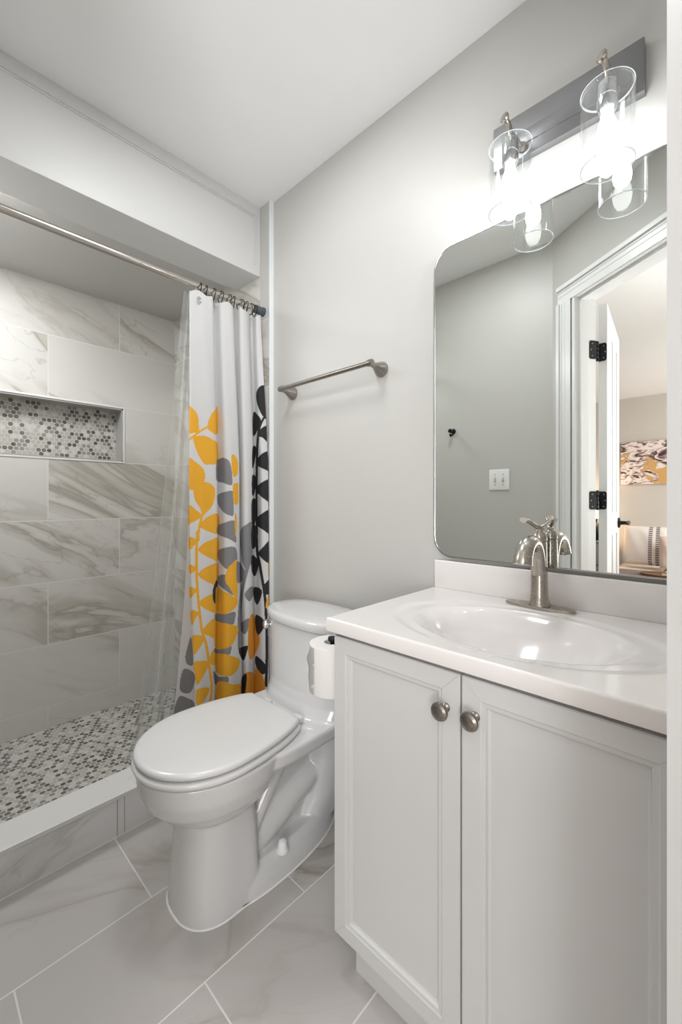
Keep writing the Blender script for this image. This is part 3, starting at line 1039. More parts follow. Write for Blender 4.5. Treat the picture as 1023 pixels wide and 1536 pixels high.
gx = [CX0 + (CX1 - CX0) * i / nxg for i in range(nxg + 1)]
gy = [CYF + (0.0 - CYF) * j / nyg for j in range(nyg + 1)]
R = 0.004


def edge_adj(x, y):
    """round the front and left edge over"""
    dx = x - CX0; dy = y - CYF
    return 0.0


V = [[bm.verts.new((x, y, ztop(x, y))) for y in gy] for x in gx]
for i in range(nxg):
    for j in range(nyg):
        bm.faces.new([V[i][j], V[i + 1][j], V[i + 1][j + 1], V[i][j + 1]])
# rolled front and left edges plus skirt
border = [V[nxg][j] for j in range(0, 1)] 
per = [V[i][0] for i in range(nxg, -1, -1)] + [V[0][j] for j in range(1, nyg + 1)]
prof = [(0.0012, -0.0006), (0.0024, -0.0022), (0.003, -0.005), (0.003, -0.027), (0.002, -0.0305), (-0.004, -0.031), (-0.03, -0.031)]
prev = per
for (o1, dz) in prof:
    cur = []
    for v in per:
        x, y, z = v.co.x, v.co.y, CZ
        ox = -1 if abs(x - CX0) < 1e-6 else 0
        oy = -1 if abs(y - CYF) < 1e-6 else 0
        cur.append(bm.verts.new((x + ox * o1, y + oy * o1, z + dz)))
    for k in range(len(per) - 1):
        bm.faces.new([prev[k], prev[k + 1], cur[k + 1], cur[k]])
    prev = cur
child('counter_and_basin', bm, M['cultured'], top, angle=50)
bm = nb(); box(bm, CX0, CX1, -0.021, -0.0005, CZ - 0.001, 0.905, 0.0035, seg=3)
child('backsplash', bm, M['cultured'], top)
bm = nb(); lathe(bm, [(0.022, 0.0), (0.022, 0.003), (0.017, 0.004), (0.016, 0.002), (0.012, 0.005), (0.001, 0.006)], (bcx, bcy, CZ - 0.1285), seg=28)
child('drain', bm, M['nickel'], top)

# faucet
FX, FY = -0.360, -0.060
fa = empty('faucet', (FX, FY, CZ), 'brushed nickel single handle faucet on the sink top before the mirror', 'faucet')
bm = nb()
pts = []
for k in range(48):
    a = 2 * PI * k / 48
    c_, s_ = math.cos(a), math.sin(a)
    pts.append((FX + 0.083 * math.copysign(abs(c_) ** 0.85, c_), FY + 0.0255 * math.copysign(abs(s_) ** 0.85, s_)))
prism(bm, pts, CZ, CZ + 0.007, 0.002)
child('deck_plate', bm, M['nickel'], fa)
bm = nb()
lathe(bm, [(0.026, 0.006), (0.0265, 0.010), (0.0225, 0.018), (0.0205, 0.035), (0.0195, 0.08), (0.0180, 0.13), (0.0175, 0.160), (0.0170, 0.166)], (FX, FY, CZ), seg=32)
child('body', bm, M['nickel'], fa)
bm = nb()
path = crom([(FX, FY - 0.004, CZ + 0.085), (FX, FY - 0.012, CZ + 0.125), (FX, FY - 0.032, CZ + 0.158), (FX, FY - 0.062, CZ + 0.167), (FX, FY - 0.092, CZ + 0.156), (FX, FY - 0.108, CZ + 0.133), (FX, FY - 0.112, CZ + 0.120)], 5)
nn = len(path)
rad = [0.0175 + 0.0045 * (i / (nn - 1)) ** 2 for i in range(nn)]
tube(bm, path, rad, 24)
child('spout', bm, M['nickel'], fa)
bm = nb()
lathe(bm, [(0.0175, 0.167), (0.0182, 0.169), (0.0180, 0.176), (0.0155, 0.185), (0.010, 0.192), (0.007, 0.198), (0.007, 0.203)], (FX, FY, CZ), seg=28)
# flared lever blade rising over the spout
path = [Vector((FX + 0.004, FY + 0.012, CZ + 0.196)), Vector((FX, FY, CZ + 0.200)), Vector((FX - 0.006, FY - 0.018, CZ + 0.207)), Vector((FX - 0.014, FY - 0.038, CZ + 0.217)), Vector((FX - 0.019, FY - 0.054, CZ + 0.221))]
tube(bm, path, [0.006, 0.008, 0.0085, 0.0105, 0.0120], 16, flat=[(1.0, 0.7), (1.0, 0.8), (0.8, 0.7), (0.9, 0.6), (0.95, 0.55)])
tube(bm, [Vector((FX, FY, CZ + 0.200)), Vector((FX + 0.010, FY + 0.012, CZ + 0.209)), Vector((FX + 0.018, FY + 0.022, CZ + 0.220))], [0.006, 0.0065, 0.008], 12, flat=[(1, 0.7), (1, 0.5), (1, 0.4)])
child('handle', bm, M['nickel'], fa)

# ------------------------------------------------------------------ toilet paper and its holder
TX, TY = -0.735, -0.418
th = empty('paper_holder', (VX0, TY, 0.60), 'black upright toilet paper holder fixed to the vanity side', 'paper holder')
bm = nb()
lathe(bm, [(0.018, 0.0), (0.018, 0.005), (0.009, 0.008)], (VX0, TY, 0.604), (-1, 0, 0), seg=20)
tube(bm, crom([(VX0 - 0.006, TY, 0.604), (TX + 0.02, TY, 0.604), (TX, TY, 0.606), (TX, TY, 0.63)], 5), 0.006, 12)
tube(bm, [(TX, TY, 0.615), (TX, TY, 0.742)], 0.006, 12)
child('rod', bm, M['black'], th)
bm = nb()
lathe(bm, [(0.011, 0.738), (0.012, 0.742), (0.011, 0.747), (0.002, 0.749)], (TX, TY, 0), seg=20)
child('finial', bm, M['black'], th)
bm = nb()
seg = 64
rings = []
prof = [(0.021, 0.735), (0.050, 0.735), (0.0575, 0.7335), (0.058, 0.731), (0.058, 0.621), (0.0575, 0.6185), (0.050, 0.617), (0.021, 0.617)]
lathe(bm, prof + [prof[0]], (TX, TY, 0), seg=seg, cap=False)
pr = empty('toilet_paper_roll', (TX, TY, 0.617), 'white toilet paper roll upright on the black holder beside the toilet', 'toilet paper')
child('roll', bm, M['paper'], pr)
# loose outer sheet folded to a point
bm = nb()
base_ang = math.radians(200)
rows = 14
grid = []
for i in range(rows + 1):
    f = i / rows
    z = 0.731 - f * 0.112
    row = []
    reach = 0.0
    if z < 0.715:
        reach = 0.022 * math.exp(-((z - 0.690) / 0.016) ** 2) + 0.006 * max(0, 1 - abs(z - 0.665) / 0.06)
    for j in range(11):
        g_ = j / 10
        ang = math.radians(165 + 100 * g_)
        r_ = 0.0590 + reach * (1 - g_) ** 2 + 0.0012 * math.sin(14 * f + 6 * g_)
        row.append(bm.verts.new((TX + r_ * math.cos(ang), TY + r_ * math.sin(ang), z)))
    grid.append(row)
for i in range(rows):
    for j in range(10):
        bm.faces.new([grid[i][j], grid[i][j + 1], grid[i + 1][j + 1], grid[i + 1][j]])
bmesh.ops.solidify(bm, geom=bm.faces[:], thickness=0.0006)
child('loose_sheet', bm, M['paper'], pr)

# ------------------------------------------------------------------ toilet
TCX = -1.072
tl = empty('toilet', (TCX, -0.40, 0), 'white elongated toilet with closed lid between shower curb and vanity', 'toilet')


def sect(z, yf, yb, hx, nf=2.2, nbk=2.2, yc=None, cx=TCX, n=64):
    yc = (yf + yb) / 2 if yc is None else yc
    out = []
    for k in range(n):
        a = 2 * PI * k / n
        c_, s_ = math.cos(a), math.sin(a)
        e = nf if s_ < 0 else nbk
        hy = (yc - yf) if s_ < 0 else (yb - yc)
        out.append((cx + hx * math.copysign(abs(c_) ** (2 / e), c_), yc + hy * math.copysign(abs(s_) ** (2 / e), s_), z))
    return out


bm = nb()
# front column and bowl
loft(bm, [sect(-0.0, -0.672, -0.465, 0.116, 2.4, 8, -0.555), sect(0.03, -0.670, -0.465, 0.114, 2.4, 8, -0.555), sect(0.10, -0.664, -0.468, 0.108, 2.4, 8, -0.555),
          sect(0.19, -0.656, -0.470, 0.103, 2.4, 8, -0.555), sect(0.248, -0.657, -0.470, 0.103, 2.3, 5, -0.55), sect(0.264, -0.684, -0.445, 0.120, 2.2, 3, -0.55),
          sect(0.282, -0.710, -0.42, 0.139, 2.1, 2.4, -0.54), sect(0.308, -0.734, -0.39, 0.158, 2.1, 2.3, -0.54), sect(0.345, -0.751, -0.36, 0.172, 2.1, 2.2, -0.54),
          sect(0.398, -0.760, -0.33, 0.179, 2.1, 2.2, -0.54)])
# rim and deck carrying the tank
loft(bm, [sect(0.352, -0.50, -0.06, 0.170, 6, 6, -0.3), sect(0.362, -0.50, -0.058, 0.178, 6, 6, -0.3), sect(0.392, -0.50, -0.055, 0.181, 6, 6, -0.3), sect(0.400, -0.50, -0.055, 0.178, 6, 6, -0.3)])
# foot
loft(bm, [sect(0.0, -0.64, -0.10, 0.126, 2.3, 2.2, -0.42), sect(0.03, -0.635, -0.102, 0.122, 2.3, 2.2, -0.42), sect(0.055, -0.63, -0.105, 0.113, 2.3, 2.2, -0.42), sect(0.072, -0.62, -0.11, 0.095, 2.3, 2.2, -0.42)])
# rear body and trap swelling
loft(bm, [sect(0.03, -0.56, -0.08, 0.050, 3, 3), sect(0.37, -0.56, -0.07, 0.058, 3, 3)])
loft(bm, [sect(0.04, -0.30, -0.085, 0.085, 2.5, 3), sect(0.13, -0.26, -0.075, 0.106, 2.5, 3), sect(0.25, -0.245, -0.068, 0.120, 2.5, 3), sect(0.37, -0.25, -0.062, 0.140, 2.5, 3)])
tube(bm, crom([(TCX, -0.56, 0.13), (TCX, -0.47, 0.105), (TCX, -0.39, 0.125), (TCX, -0.315, 0.16), (TCX, -0.22, 0.20)], 6), 0.085, 28, flat=[(1.0, 0.75)] * 25)
tube(bm, crom([(TCX, -0.47, 0.15), (TCX, -0.42, 0.22), (TCX, -0.36, 0.30), (TCX, -0.31, 0.36)], 6), 0.075, 28, flat=[(1.1, 0.5)] * 19)
# tank
loft(bm, [sect(0.385, -0.300, -0.055, 0.188, 3.0, 3.0, -0.16), sect(0.405, -0.292, -0.055, 0.190, 2.8, 3.0, -0.16), sect(0.435, -0.278, -0.055, 0.192, 2.6, 3.0, -0.16),
          sect(0.465, -0.272, -0.055, 0.195, 2.5, 3.0, -0.16), sect(0.666, -0.266, -0.055, 0.207, 2.4, 3.0, -0.16)])
bmesh.ops.recalc_face_normals(bm, faces=bm.faces)
me = bpy.data.meshes.new('tmp')
bm.to_mesh(me); bm.free()
tmp = bpy.data.objects.new('tmp', me); C.objects.link(tmp)
md = tmp.modifiers.new('r', 'REMESH'); md.mode = 'VOXEL'; md.voxel_size = 0.004
md = tmp.modifiers.new('s', 'SMOOTH'); md.factor = 0.5; md.iterations = 6
dgp = bpy.context.evaluated_depsgraph_get()
dgp.update()
me2 = bpy.data.meshes.new_from_object(tmp.evaluated_get(dgp))
bpy.data.objects.remove(tmp)
bm = nb(); bm.from_mesh(me2)
for v in bm.verts:
    if v.co.z < 0.0:
        v.co.z = 0.0
child('bowl_and_tank', bm, M['porcelain'], tl, angle=80)
# caulk line at the floor
bm = nb()
loft(bm, [sect(0.0, -0.6745, -0.465, 0.1185, 2.4, 8, -0.555), sect(0.003, -0.6735, -0.465, 0.1175, 2.4, 8, -0.555)])
loft(bm, [sect(0.0, -0.6425, -0.098, 0.1285, 2.3, 2.2, -0.42), sect(0.003, -0.6415, -0.099, 0.1275, 2.3, 2.2, -0.42)])
child('caulk', bm, M['plastic'], tl)
bm = nb()
loft(bm, [sect(0.6675, -0.262, -0.060, 0.203, 2.35, 2.7, -0.165), sect(0.669, -0.275, -0.050, 0.214, 2.35, 2.7, -0.165), sect(0.673, -0.278, -0.048, 0.217, 2.35, 2.7, -0.165),
          sect(0.693, -0.278, -0.048, 0.217, 2.35, 2.7, -0.165), sect(0.699, -0.274, -0.052, 0.213, 2.35, 2.7, -0.165), sect(0.7025, -0.262, -0.063, 0.201, 2.35, 2.7, -0.165), sect(0.7045, -0.20, -0.11, 0.14, 2.35, 2.7, -0.165)])
child('tank_lid', bm, M['porcelain'], tl, angle=60)


def seat_outline(off=0.0, n=40, front=-0.765, back=-0.335, hw=0.178, hb=0.116):
    pts = []
    yc = -0.575
    # right side from back to front, around, up the left
    L = []
    for k in range(n + 1):
        t = k / n
        a = t * PI / 2
        L.append((hb + (hw - hb) * math.sin(a) ** 0.9, back + (yc - back) * (1 - math.cos(a)) ** 0.75 * 1.0))
    for k in range(1, n + 1):
        a = k / n * PI / 2
        L.append((hw * math.cos(a) ** 0.98 if k < n else 0.0, yc + (front - yc) * math.sin(a)))
    # rounded back corners
    L[0] = (hb - 0.012, back)
    L.insert(1, (hb - 0.003, back - 0.004))
    right = [(TCX + x, y) for x, y in L]
    left = [(TCX - x, y) for x, y in L[:-1]][::-1]
    P = right + left
    if off:
        cx, cy = TCX, (front + back) / 2
        Q = []
        for i in range(len(P)):
            a_, b_ = Vector(P[i - 1]), Vector(P[(i + 1) % len(P)])
            t_ = (b_ - a_).normalized()
            nrm = Vector((t_.y, -t_.x))
            if nrm.dot(Vector(P[i]) - Vector((cx, cy))) < 0:
                nrm = -nrm
            Q.append((P[i][0] + nrm.x * off, P[i][1] + nrm.y * off))
        P = Q
    return P


def slab(bm, levels):
    rings = []
    for o_, z in levels:
        k = 1 + o_ / 0.19
        rings.append([(TCX + (x - TCX) * k, -0.55 + (y + 0.55) * k, z) for x, y in seat_outline()])
    loft(bm, rings)


bm = nb(); slab(bm, [(-0.008, 0.4005), (-0.001, 0.4035), (0.001, 0.409), (-0.0005, 0.416), (-0.006, 0.4190), (-0.02, 0.4192)])
child('seat', bm, M['seat'], tl, angle=60)
bm = nb(); slab(bm, [(-0.016, 0.4232), (-0.006, 0.4238), (-0.003, 0.428), (-0.004, 0.4345), (-0.008, 0.4385), (-0.016, 0.4405), (-0.05, 0.4422), (-0.12, 0.4432)])
child('seat_lid', bm, M['seat'], tl, angle=60)
for sx in (-0.075, 0.082):
    bm = nb(); box(bm, TCX + sx - 0.02, TCX + sx + 0.02, -0.338, -0.305, 0.399, 0.422, 0.006, seg=3)
    child('seat_hinge', bm, M['seat'], tl)
bm = nb()
lathe(bm, [(0.0175, 0.0), (0.0175, 0.006), (0.0145, 0.008), (0.0140, 0.022), (0.0115, 0.030), (0.006, 0.034), (0.0005, 0.035)], (-0.966, -0.393, 0.062), seg=24)
child('bolt_cap', bm, M['plastic'], tl)
bm = nb()
lathe(bm, [(0.013, 0.0), (0.013, 0.006), (0.009, 0.010), (0.009, 0.016), (0.016, 0.020), (0.0185, 0.028), (0.016, 0.036), (0.006, 0.040)], (-1.245, -0.213, 0.632), (-0.55, -0.83, 0), seg=28)
o = child('flush_knob', bm, M['chrome'], tl)
o['label'] = 'chrome flush knob'

# ------------------------------------------------------------------ shower rod, rings, curtain, liner
RX, RZ = -1.573, 1.950
rd = empty('shower_rod', (RX, -0.6, RZ), 'brushed nickel tension shower curtain rod under the soffit', 'curtain rod')
bm = nb(); tube(bm, [(RX, -1.205, RZ), (RX, -0.205, RZ)], 0.0130, 24)
child('outer_tube', bm, M['rod'], rd)
bm = nb(); tube(bm, [(RX, -0.205, RZ), (RX, -0.045, RZ)], 0.0112, 24)
child('inner_tube', bm, M['rod'], rd)
bm = nb(); lathe(bm, [(0.0135, -0.072), (0.017, -0.066), (0.018, -0.034), (0.0205, -0.028), (0.0205, -0.0225)], (RX, 0, RZ), (0, 1, 0), seg=28)
o = child('end_cap', bm, M['rubber'], rd); o['label'] = 'dark blue grey rubber end cap'

f_x, f_y = -math.sin(YAW), math.cos(YAW)
r_x, r_y = math.cos(YAW), math.sin(YAW)


def y_at(u, x):
    """depth along the rod of the spot whose bearing from the doorway matches"""
    k = (u - 511.5) / 625.0
    dx, dy = f_x + r_x * k, f_y + r_y * k
    return CAM[1] + dy * (x / dx)


# fold control: (bearing, x) at the top, the middle and the bottom of the cloth
TOP = [(285.5, -1.590), (286, -1.588), (285.6, -1.578), (285, -1.566), (296, -1.556), (310, -1.553), (319, -1.562), (318, -1.588), (322, -1.592), (331, -1.564), (342, -1.556), (350, -1.566), (348, -1.590), (353, -1.590), (360, -1.562), (368, -1.558), (374, -1.572), (373, -1.592), (378, -1.590), (384, -1.566), (391, -1.560)]
MID = [(284.5, -1.600), (288, -1.598), (286, -1.575), (284.5, -1.556), (298, -1.540), (315, -1.538), (326, -1.552), (324, -1.588), (328, -1.594), (338, -1.560), (350, -1.548), (359, -1.562), (356, -1.588), (359, -1.590), (365, -1.556), (373, -1.542), (380, -1.556), (379, -1.585), (384, -1.582), (392, -1.530), (402.5, -1.512)]
BOT = [(258, -1.640), (282, -1.626), (300, -1.600), (294, -1.560), (300, -1.534), (310, -1.530), (321, -1.545), (316, -1.580), (320, -1.588), (336, -1.545), (352, -1.530), (364, -1.552), (359, -1.585), (362, -1.590), (368, -1.560), (374, -1.545), (381, -1.560), (379, -1.575), (384, -1.570), (394, -1.525), (403.5, -1.500)]
ZT, ZM, ZB = 1.925, 1.20, 0.165
PER = 20
rowsz = np.linspace(ZT, ZB, 900)
def deep(L, k=0.014):
    return [(u, x - k if (u > 300 and x < -1.572) else x) for u, x in L]


TOP, MID, BOT = deep(TOP), deep(MID), deep(BOT)
top_c = np.array([(y_at(u, x), x) for u, x in TOP])
mid_c = np.array([(y_at(u, x), x) for u, x in MID])
bot_c = np.array([(y_at(u, x), x) for u, x in BOT])
grid = []
for z in rowsz:
    if z > ZM:
        t = (ZT - z) / (ZT - ZM); t = t * t * (3 - 2 * t) * 0.5 + t * 0.5
        ctl = top_c * (1 - t) + mid_c * t
    else:
        t = (ZM - z) / (ZM - ZB)
        t = t ** 1.6
        ctl = mid_c * (1 - t) + bot_c * t
    cur = np.array(crom(list(ctl), PER))
    zz = np.full(len(cur), z)
    if z > ZT - 0.05:      # scalloped heading between the rings
        q = (z - (ZT - 0.05)) / 0.05
        ph = np.arange(len(cur)) / (len(cur) - 1) * 2 * PI * 10
        zz = zz - 0.010 * q * (0.5 - 0.5 * np.cos(ph))
    cur[:, 1] += 0.0015 * np.sin(cur[:, 0] * 90 + z * 7)
    grid.append(np.column_stack([cur[:, 1], cur[:, 0], zz]))
G = np.array(grid)
# refine across the width
nr, nc = G.shape[:2]
G[:, :, 1] = np.minimum(G[:, :, 1], -0.026)

# printed leaves (positions measured on the cloth)
YEL, GRY, BLK, LGR, ORG = (0.89, 0.45, 0.035), (0.25, 0.25, 0.26), (0.028, 0.026, 0.030), (0.25, 0.25, 0.26), (0.80, 0.33, 0.035)
LA = [  # crop A: origin 260,560 scale 6.39
    (YEL, [(140, 325), (195, 345), (235, 410), (245, 500), (245, 560), (200, 570), (140, 560)]),
    (YEL, [(425, 330), (400, 350), (360, 400), (335, 460), (328, 520), (350, 550), (425, 575)]),
    (YEL, [(190, 630), (230, 600), (320, 605), (400, 650), (425, 680), (425, 850), (340, 875), (290, 860), (230, 760)]),
    (YEL, [(140, 825), (220, 855), (290, 920), (305, 980), (295, 1040), (250, 1090), (140, 1100)]),
    (YEL, [(195, 1080), (240, 1050), (330, 1045), (390, 1090), (402, 1160), (375, 1270), (320, 1330), (275, 1370), (260, 1300), (210, 1220), (193, 1140)]),
    (YEL, [(140, 1265), (220, 1310), (280, 1370), (240, 1400), (165, 1440), (140, 1445)]),
    (YEL, [(255, 1470), (280, 1415), (340, 1370), (430, 1350), (430, 1530), (350, 1520)]),
    (GRY, [(413, 850), (440, 820), (480, 810), (530, 835), (555, 900), (565, 1000), (565, 1060), (540, 1072), (480, 1050), (413, 1020)]),
    (GRY, [(425, 1165), (480, 1140), (560, 1125), (572, 1160), (577, 1350), (540, 1362), (480, 1330), (430, 1260), (422, 1210)]),
    (GRY, [(425, 1465), (480, 1435), (590, 1415), (600, 1540), (600, 1620), (540, 1590), (425, 1540)]),
    (YEL, [(560, 780), (600, 800), (622, 880), (612, 970), (575, 990), (560, 900)]),
    (YEL, [(570, 1075), (600, 1055), (622, 1060), (622, 1240), (580, 1240)]),
    (YEL, [(590, 1340), (610, 1400), (605, 1536), (590, 1536)]),
    (LGR, [(640, 1560), (650, 1490), (700, 1450), (757, 1445), (757, 1750), (720, 1880), (700, 1895), (660, 1800), (640, 1650)]),
    (BLK, [(766, 380), (810, 400), (840, 450), (820, 520), (766, 600)]),
    (BLK, [(760, 710), (797, 720), (775, 870), (755, 900)]),
    (BLK, [(755, 985), (792, 1000), (780, 1140), (755, 1165)]),
    (BLK, [(752, 1220), (795, 1225), (785, 1430), (752, 1440)]),
    (BLK, [(752, 1470), (800, 1480), (790, 1650), (752, 1670)]),
    (BLK, [(945, 100), (880, 112), (830, 125), (797, 180), (797, 260), (820, 340), (850, 400), (890, 440), (945, 440)]),
    (BLK, [(820, 550), (890, 500), (945, 520), (945, 690), (900, 660), (860, 620), (820, 600)]),
    (BLK, [(800, 830), (850, 770), (920, 740), (950, 740), (950, 1000), (910, 940), (850, 910), (803, 880)]),
    (BLK, [(793, 1100), (840, 1050), (920, 1010), (950, 1010), (950, 1240), (880, 1210), (810, 1150)]),
    (BLK, [(798, 1400), (840, 1350), (950, 1310), (950, 1540), (860, 1500), (808, 1460)]),
]
SA = [(YEL, 11, [(335, 510), (250, 560), (150, 640)]), (YEL, 12, [(275, 1365), (245, 1500), (240, 1600)]), (BLK, 11, [(885, 400), (832, 500), (808, 650), (800, 900), (797, 1200), (800, 1540)])]
LB = [  # crop B: origin 250,800 scale 5.69
    (YEL, [(268, 140), (310, 90), (380, 55), (440, 48), (440, 227), (380, 215), (310, 180)]),
    (YEL, [(268, 350), (310, 305), (380, 270), (437, 262), (437, 442), (380, 430), (310, 395)]),
    (YEL, [(272, 595), (310, 555), (370, 525), (432, 513), (432, 675), (370, 665), (310, 635)]),
    (YEL, [(300, 840), (350, 770), (422, 728), (422, 892), (370, 880), (320, 860)]),
    (YEL, [(365, 1085), (380, 1020), (412, 1003), (412, 1115), (380, 1120)]),
    (YEL, [(195, 32), (255, 60), (240, 100), (195, 138)]),
    (YEL, [(195, 268), (252, 290), (240, 325), (195, 342)]),
    (YEL, [(198, 458), (255, 480), (245, 510), (200, 552)]),
    (YEL, [(208, 658), (275, 680), (250, 720), (215, 785)]),
    (YEL, [(218, 880), (270, 870), (328, 885), (300, 950), (240, 1035), (226, 1000)]),
    (YEL, [(232, 1105), (290, 1090), (362, 1098), (330, 1190), (260, 1295), (240, 1200)]),
    (YEL, [(252, 1345), (300, 1320), (365, 1322), (340, 1400), (290, 1460), (255, 1460)]),
    (GRY, [(205, 885), (218, 950), (228, 1090), (215, 1130), (170, 1110), (160, 1050), (180, 960)]),
    (GRY, [(150, 1155), (220, 1180), (245, 1240), (210, 1350), (150, 1365), (112, 1330), (120, 1230)]),
    (GRY, [(100, 1400), (180, 1408), (235, 1450), (235, 1600), (60, 1600)]),
    (GRY, [(440, 150), (500, 122), (587, 122), (602, 230), (560, 260), (520, 305), (480, 280), (440, 220)]),
    (GRY, [(430, 420), (440, 365), (500, 352), (540, 380), (570, 500), (572, 527), (540, 515), (480, 470), (435, 430)]),
    (GRY, [(418, 685), (500, 690), (582, 670), (582, 740), (560, 780), (480, 765), (418, 740)]),
    (GRY, [(413, 980), (480, 985), (552, 960), (545, 1020), (525, 1035), (413, 1020)]),
    (GRY, [(400, 1170), (440, 1220), (522, 1225), (522, 1270), (440, 1270), (420, 1300), (400, 1240)]),
    (BLK, [(430, 400), (435, 500), (425, 600), (400, 580), (392, 500), (410, 430)]),
    (YEL, [(500, 370), (520, 300), (560, 260), (603, 245), (603, 590), (580, 545), (540, 470), (505, 420)]),
    (YEL, [(425, 458), (480, 490), (560, 530), (607, 590), (570, 650), (500, 690), (430, 670), (418, 600)]),
    (YEL, [(415, 768), (480, 765), (560, 780), (610, 800), (602, 860), (560, 950), (490, 985), (412, 970)]),
    (YEL, [(408, 1035), (500, 1030), (590, 1060), (624, 1080), (612, 1150), (560, 1210), (500, 1222), (430, 1190), (410, 1110)]),
    (YEL, [(430, 1300), (470, 1260), (560, 1290), (645, 1300), (645, 1500), (430, 1500)]),
    (GRY, [(600, 240), (650, 290), (685, 350), (650, 400), (600, 415)]),
    (GRY, [(665, 520), (720, 455), (755, 480), (725, 560), (700, 580)]),
    (GRY, [(640, 760), (705, 728), (690, 830), (660, 860), (620, 800)]),
    (BLK, [(618, 985), (692, 960), (680, 1030), (655, 1085), (625, 1040)]),
    (ORG, [(700, 760), (740, 690), (792, 900), (770, 1000), (720, 1080), (695, 1000)]),
    (ORG, [(660, 1210), (745, 1200), (760, 1400), (660, 1400)]),
    (ORG, [(760, 1140), (832, 1250), (832, 1400), (760, 1400)]),
    (BLK, [(722, -10), (762, -10), (757, 105), (728, 112)]),
    (BLK, [(725, 190), (770, 215), (785, 270), (755, 365), (725, 320)]),
    (BLK, [(748, 460), (812, 485), (800, 560), (770, 610), (745, 550)]),
    (BLK, [(762, 695), (840, 760), (790, 865), (760, 820)]),
    (BLK, [(765, 1045), (855, 1140), (820, 1205), (762, 1130)]),
    (BLK, [(640, 1235), (685, 1210), (662, 1400), (638, 1400)]),
    (BLK, [(783, 165), (830, 110), (900, 50), (900, 252), (850, 245), (800, 200)]),
    (BLK, [(825, 450), (900, 375), (900, 480), (860, 525), (830, 490)]),
    (YEL, [(865, 265), (900, 210), (900, 410), (870, 380)]),
    (YEL, [(850, 585), (870, 520), (900, 480), (900, 640), (850, 640)]),
]
SB = [(YEL, 12, [(262, -10), (255, 150), (258, 400), (275, 620), (300, 820), (340, 960), (365, 1150), (385, 1300), (372, 1440)]),
      (GRY, 14, [(692, 290), (645, 480), (622, 700), (620, 980)]),
      (BLK, 12, [(765, -10), (772, 150), (800, 300), (840, 560), (852, 800), (856, 1000), (848, 1300)])]

PX, PY, PZ = G[:, :, 0].ravel(), G[:, :, 1].ravel(), G[:, :, 2].ravel()
dep = (PX - CAM[0]) * f_x + (PY - CAM[1]) * f_y
UU = 511.5 + 625 * ((PX - CAM[0]) * r_x + (PY - CAM[1]) * r_y) / dep
VV = 750 - 625 * (PZ - CAM[2]) / dep
col = np.ones((len(UU), 3)) * np.array([0.72, 0.72, 0.725])


def inside(poly, u, v):
    c = np.zeros(len(u), bool)
    n = len(poly)
    for i in range(n):
        x1, y1 = poly[i]; x2, y2 = poly[(i + 1) % n]
        if y1 == y2:
            continue
        cond = ((y1 > v) != (y2 > v)) & (u < (x2 - x1) * (v - y1) / (y2 - y1) + x1)
        c ^= cond
    return c


def paint(shapes, stems, ox, oy, s):
    for cc, wd, pl_ in stems:
        q = crom([(a / s + ox, b / s + oy) for a, b in pl_], 6)
        for a, b in zip(q[:-1], q[1:]):
            d = b - a
            L2 = max(1e-9, d @ d)
            t = np.clip(((UU - a[0]) * d[0] + (VV - a[1]) * d[1]) / L2, 0, 1)
            ds = np.hypot(UU - a[0] - t * d[0], VV - a[1] - t * d[1])
            col[ds < wd / s] = cc
    for cc, pl_ in shapes:
        q = [tuple(p) for p in crom([(a / s + ox, b / s + oy) for a, b in pl_], 5, closed=True)]
        xs, ys = [p[0] for p in q], [p[1] for p in q]
        m = np.where((UU >= min(xs)) & (UU <= max(xs)) & (VV >= min(ys)) & (VV <= max(ys)))[0]
        if len(m):
            k = inside(q, UU[m], VV[m])
            col[m[k]] = cc


paint(LA, SA, 260, 560, 6.39)
paint(LB, SB, 250, 800, 5.69)
# one soft pass so the print edges are not stepped
cg = col.reshape(nr, nc, 3)

cur_root = empty('shower_curtain', (RX, -0.2, ZB), 'white shower curtain printed with yellow, grey and black leaf vines', 'shower curtain')
me = bpy.data.meshes.new('cloth')
verts = G.reshape(-1, 3) - np.array([RX, -0.2, ZB])
ii = (np.arange(nr - 1)[:, None] * nc + np.arange(nc - 1)[None, :]).ravel()
faces = np.column_stack([ii, ii + 1, ii + nc + 1, ii + nc])
me.from_pydata(verts.tolist(), [], faces.tolist())
me.polygons.foreach_set('use_smooth', [True] * len(me.polygons))
at_ = me.color_attributes.new('print', 'FLOAT_COLOR', 'POINT')
at_.data.foreach_set('color', np.column_stack([col, np.ones(len(col))]).astype(np.float32).ravel())
T = NT('printed_curtain_fabric')
vc = T.n('ShaderNodeVertexColor'); vc.layer_name = 'print'
T.color(vc.outputs[0])
T.b.inputs['Roughness'].default_value = 0.85
T.bump(T.noise(T.pos()['v'], 500, 2.0), 0.08, 0.0005)
tl_ = T.n('ShaderNodeBsdfTranslucent'); T.t.links.new(vc.outputs[0], tl_.inputs[0])
mxs = T.n('ShaderNodeMixShader'); mxs.inputs[0].default_value = 0.15
T.t.links.new(T.b.outputs[0], mxs.inputs[1]); T.t.links.new(tl_.outputs[0], mxs.inputs[2]); T.t.links.new(mxs.outputs[0], T.out.inputs[0])
me.materials.append(T.m)
o = bpy.data.objects.new('cloth', me); C.objects.link(o); o.parent = cur_root
bm = nb()
gp = G[20, 82]
tube(bm, [(gp[0] + 0.007 + 0.004 * math.cos(2 * PI * k / 20) * -1, gp[1] + 0.009 * math.cos(2 * PI * k / 20), gp[2] + 0.009 * math.sin(2 * PI * k / 20)) for k in range(20)], 0.0026, 8, closed=True)
child('grommet', bm, M['chrome'], cur_root)

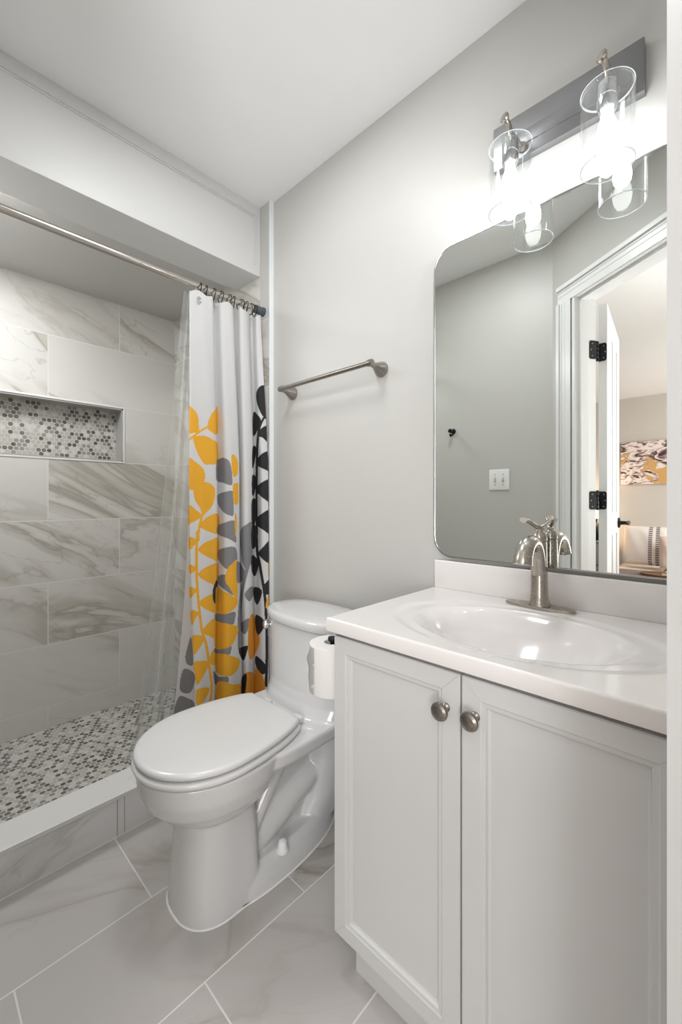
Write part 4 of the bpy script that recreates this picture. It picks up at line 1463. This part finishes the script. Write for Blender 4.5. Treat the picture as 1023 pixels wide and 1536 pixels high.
# rings
ring_y = [y_at(u, RX) for u in (300, 309, 320, 331, 343, 350, 361, 369, 376, 382)]
bm = nb()
tube(bm, [(0.024 * math.cos(2 * PI * k / 28), 0.002 * math.sin(2 * PI * k / 28 * 2), 0.024 * math.sin(2 * PI * k / 28) - 0.007) for k in range(28)], 0.0021, 8, closed=True)
proto = link('curtain_ring', bm, M['bronze'])
for i, yy in enumerate(ring_y):
    o = proto if i == 0 else proto.copy()
    if i:
        C.objects.link(o)
    o.location = (RX, yy, RZ - 0.002)
    o.rotation_euler = (0, rnd.uniform(-0.2, 0.2), rnd.uniform(-0.35, 0.25))
    tag(o, 'dark wire curtain ring hooked over the shower rod above the curtain', 'curtain ring', 'curtain rings on the rod')

# clear liner hanging inside the curb
LT = [(276, -1.592), (279, -1.600), (282, -1.606), (284, -1.598), (287, -1.606), (290, -1.600), (300, -1.606), (312, -1.600)]
LM = [(246, -1.612), (252, -1.640), (261, -1.650), (266, -1.615), (273, -1.645), (280, -1.615), (292, -1.632), (306, -1.61)]
LBt = [(203, -1.650), (212, -1.690), (226, -1.715), (232, -1.650), (244, -1.700), (256, -1.650), (275, -1.680), (300, -1.64)]
rz = np.linspace(1.925, 0.17, 150)
a0 = np.array([(y_at(u, x), x) for u, x in LT]); a1 = np.array([(y_at(u, x), x) for u, x in LM]); a2 = np.array([(y_at(u, x), x) for u, x in LBt])
bm = nb()
gridv = []
for z in rz:
    if z > 1.15:
        t = (1.925 - z) / (1.925 - 1.15); ctl = a0 * (1 - t) + a1 * t
    else:
        t = (1.15 - z) / (1.15 - 0.17); ctl = a1 * (1 - t) + a2 * t
    cu = crom(list(ctl), 9)
    gridv.append([bm.verts.new((c_[1] + 0.002 * math.sin(60 * c_[0] + 9 * z), c_[0], z)) for c_ in cu])
for i in range(len(gridv) - 1):
    for j in range(len(gridv[0]) - 1):
        bm.faces.new([gridv[i][j], gridv[i][j + 1], gridv[i + 1][j + 1], gridv[i + 1][j]])
bmesh.ops.translate(bm, verts=bm.verts, vec=(-RX, 0.45, -0.17))
T = NT('clear_vinyl')
tr = T.n('ShaderNodeBsdfTransparent'); tr.inputs[0].default_value = (0.95, 0.96, 0.95, 1)
T.b.inputs['Base Color'].default_value = (0.85, 0.87, 0.86, 1)
T.b.inputs['Roughness'].default_value = 0.16
pz = T.pos()
T.bump(T.noise(T.comb(T.math('MULTIPLY', pz['y'], 1.0), pz['x'], T.math('MULTIPLY', pz['z'], 0.6)), 26, 4.0, 0.6, 0.6), 0.7, 0.006)
lw = T.n('ShaderNodeLayerWeight'); lw.inputs[0].default_value = 0.4
fc = T.math('ADD', T.math('MULTIPLY', T.math('POWER', lw.outputs['Facing'], 2.0), 0.55), 0.14)
mxs = T.n('ShaderNodeMixShader'); T.t.links.new(fc, mxs.inputs[0])
T.t.links.new(tr.outputs[0], mxs.inputs[1]); T.t.links.new(T.b.outputs[0], mxs.inputs[2]); T.t.links.new(mxs.outputs[0], T.out.inputs[0])
o = link('shower_liner', bm, T.m, angle=80)
o.location = (RX, -0.45, 0.17)
tag(o, 'clear plastic shower liner flaring out behind the printed curtain', 'shower liner')

# shower drain
dn = empty('shower_drain', (-1.72, -0.52, -0.043), 'small dark square shower drain in the mosaic floor by the liner hem', 'drain')
bm = nb(); box(bm, -1.77, -1.67, -0.57, -0.47, -0.043, -0.040, 0.001)
child('grate', bm, plain('drain_dark_metal', (0.06, 0.055, 0.05), 0.4, metal=0.8), dn)
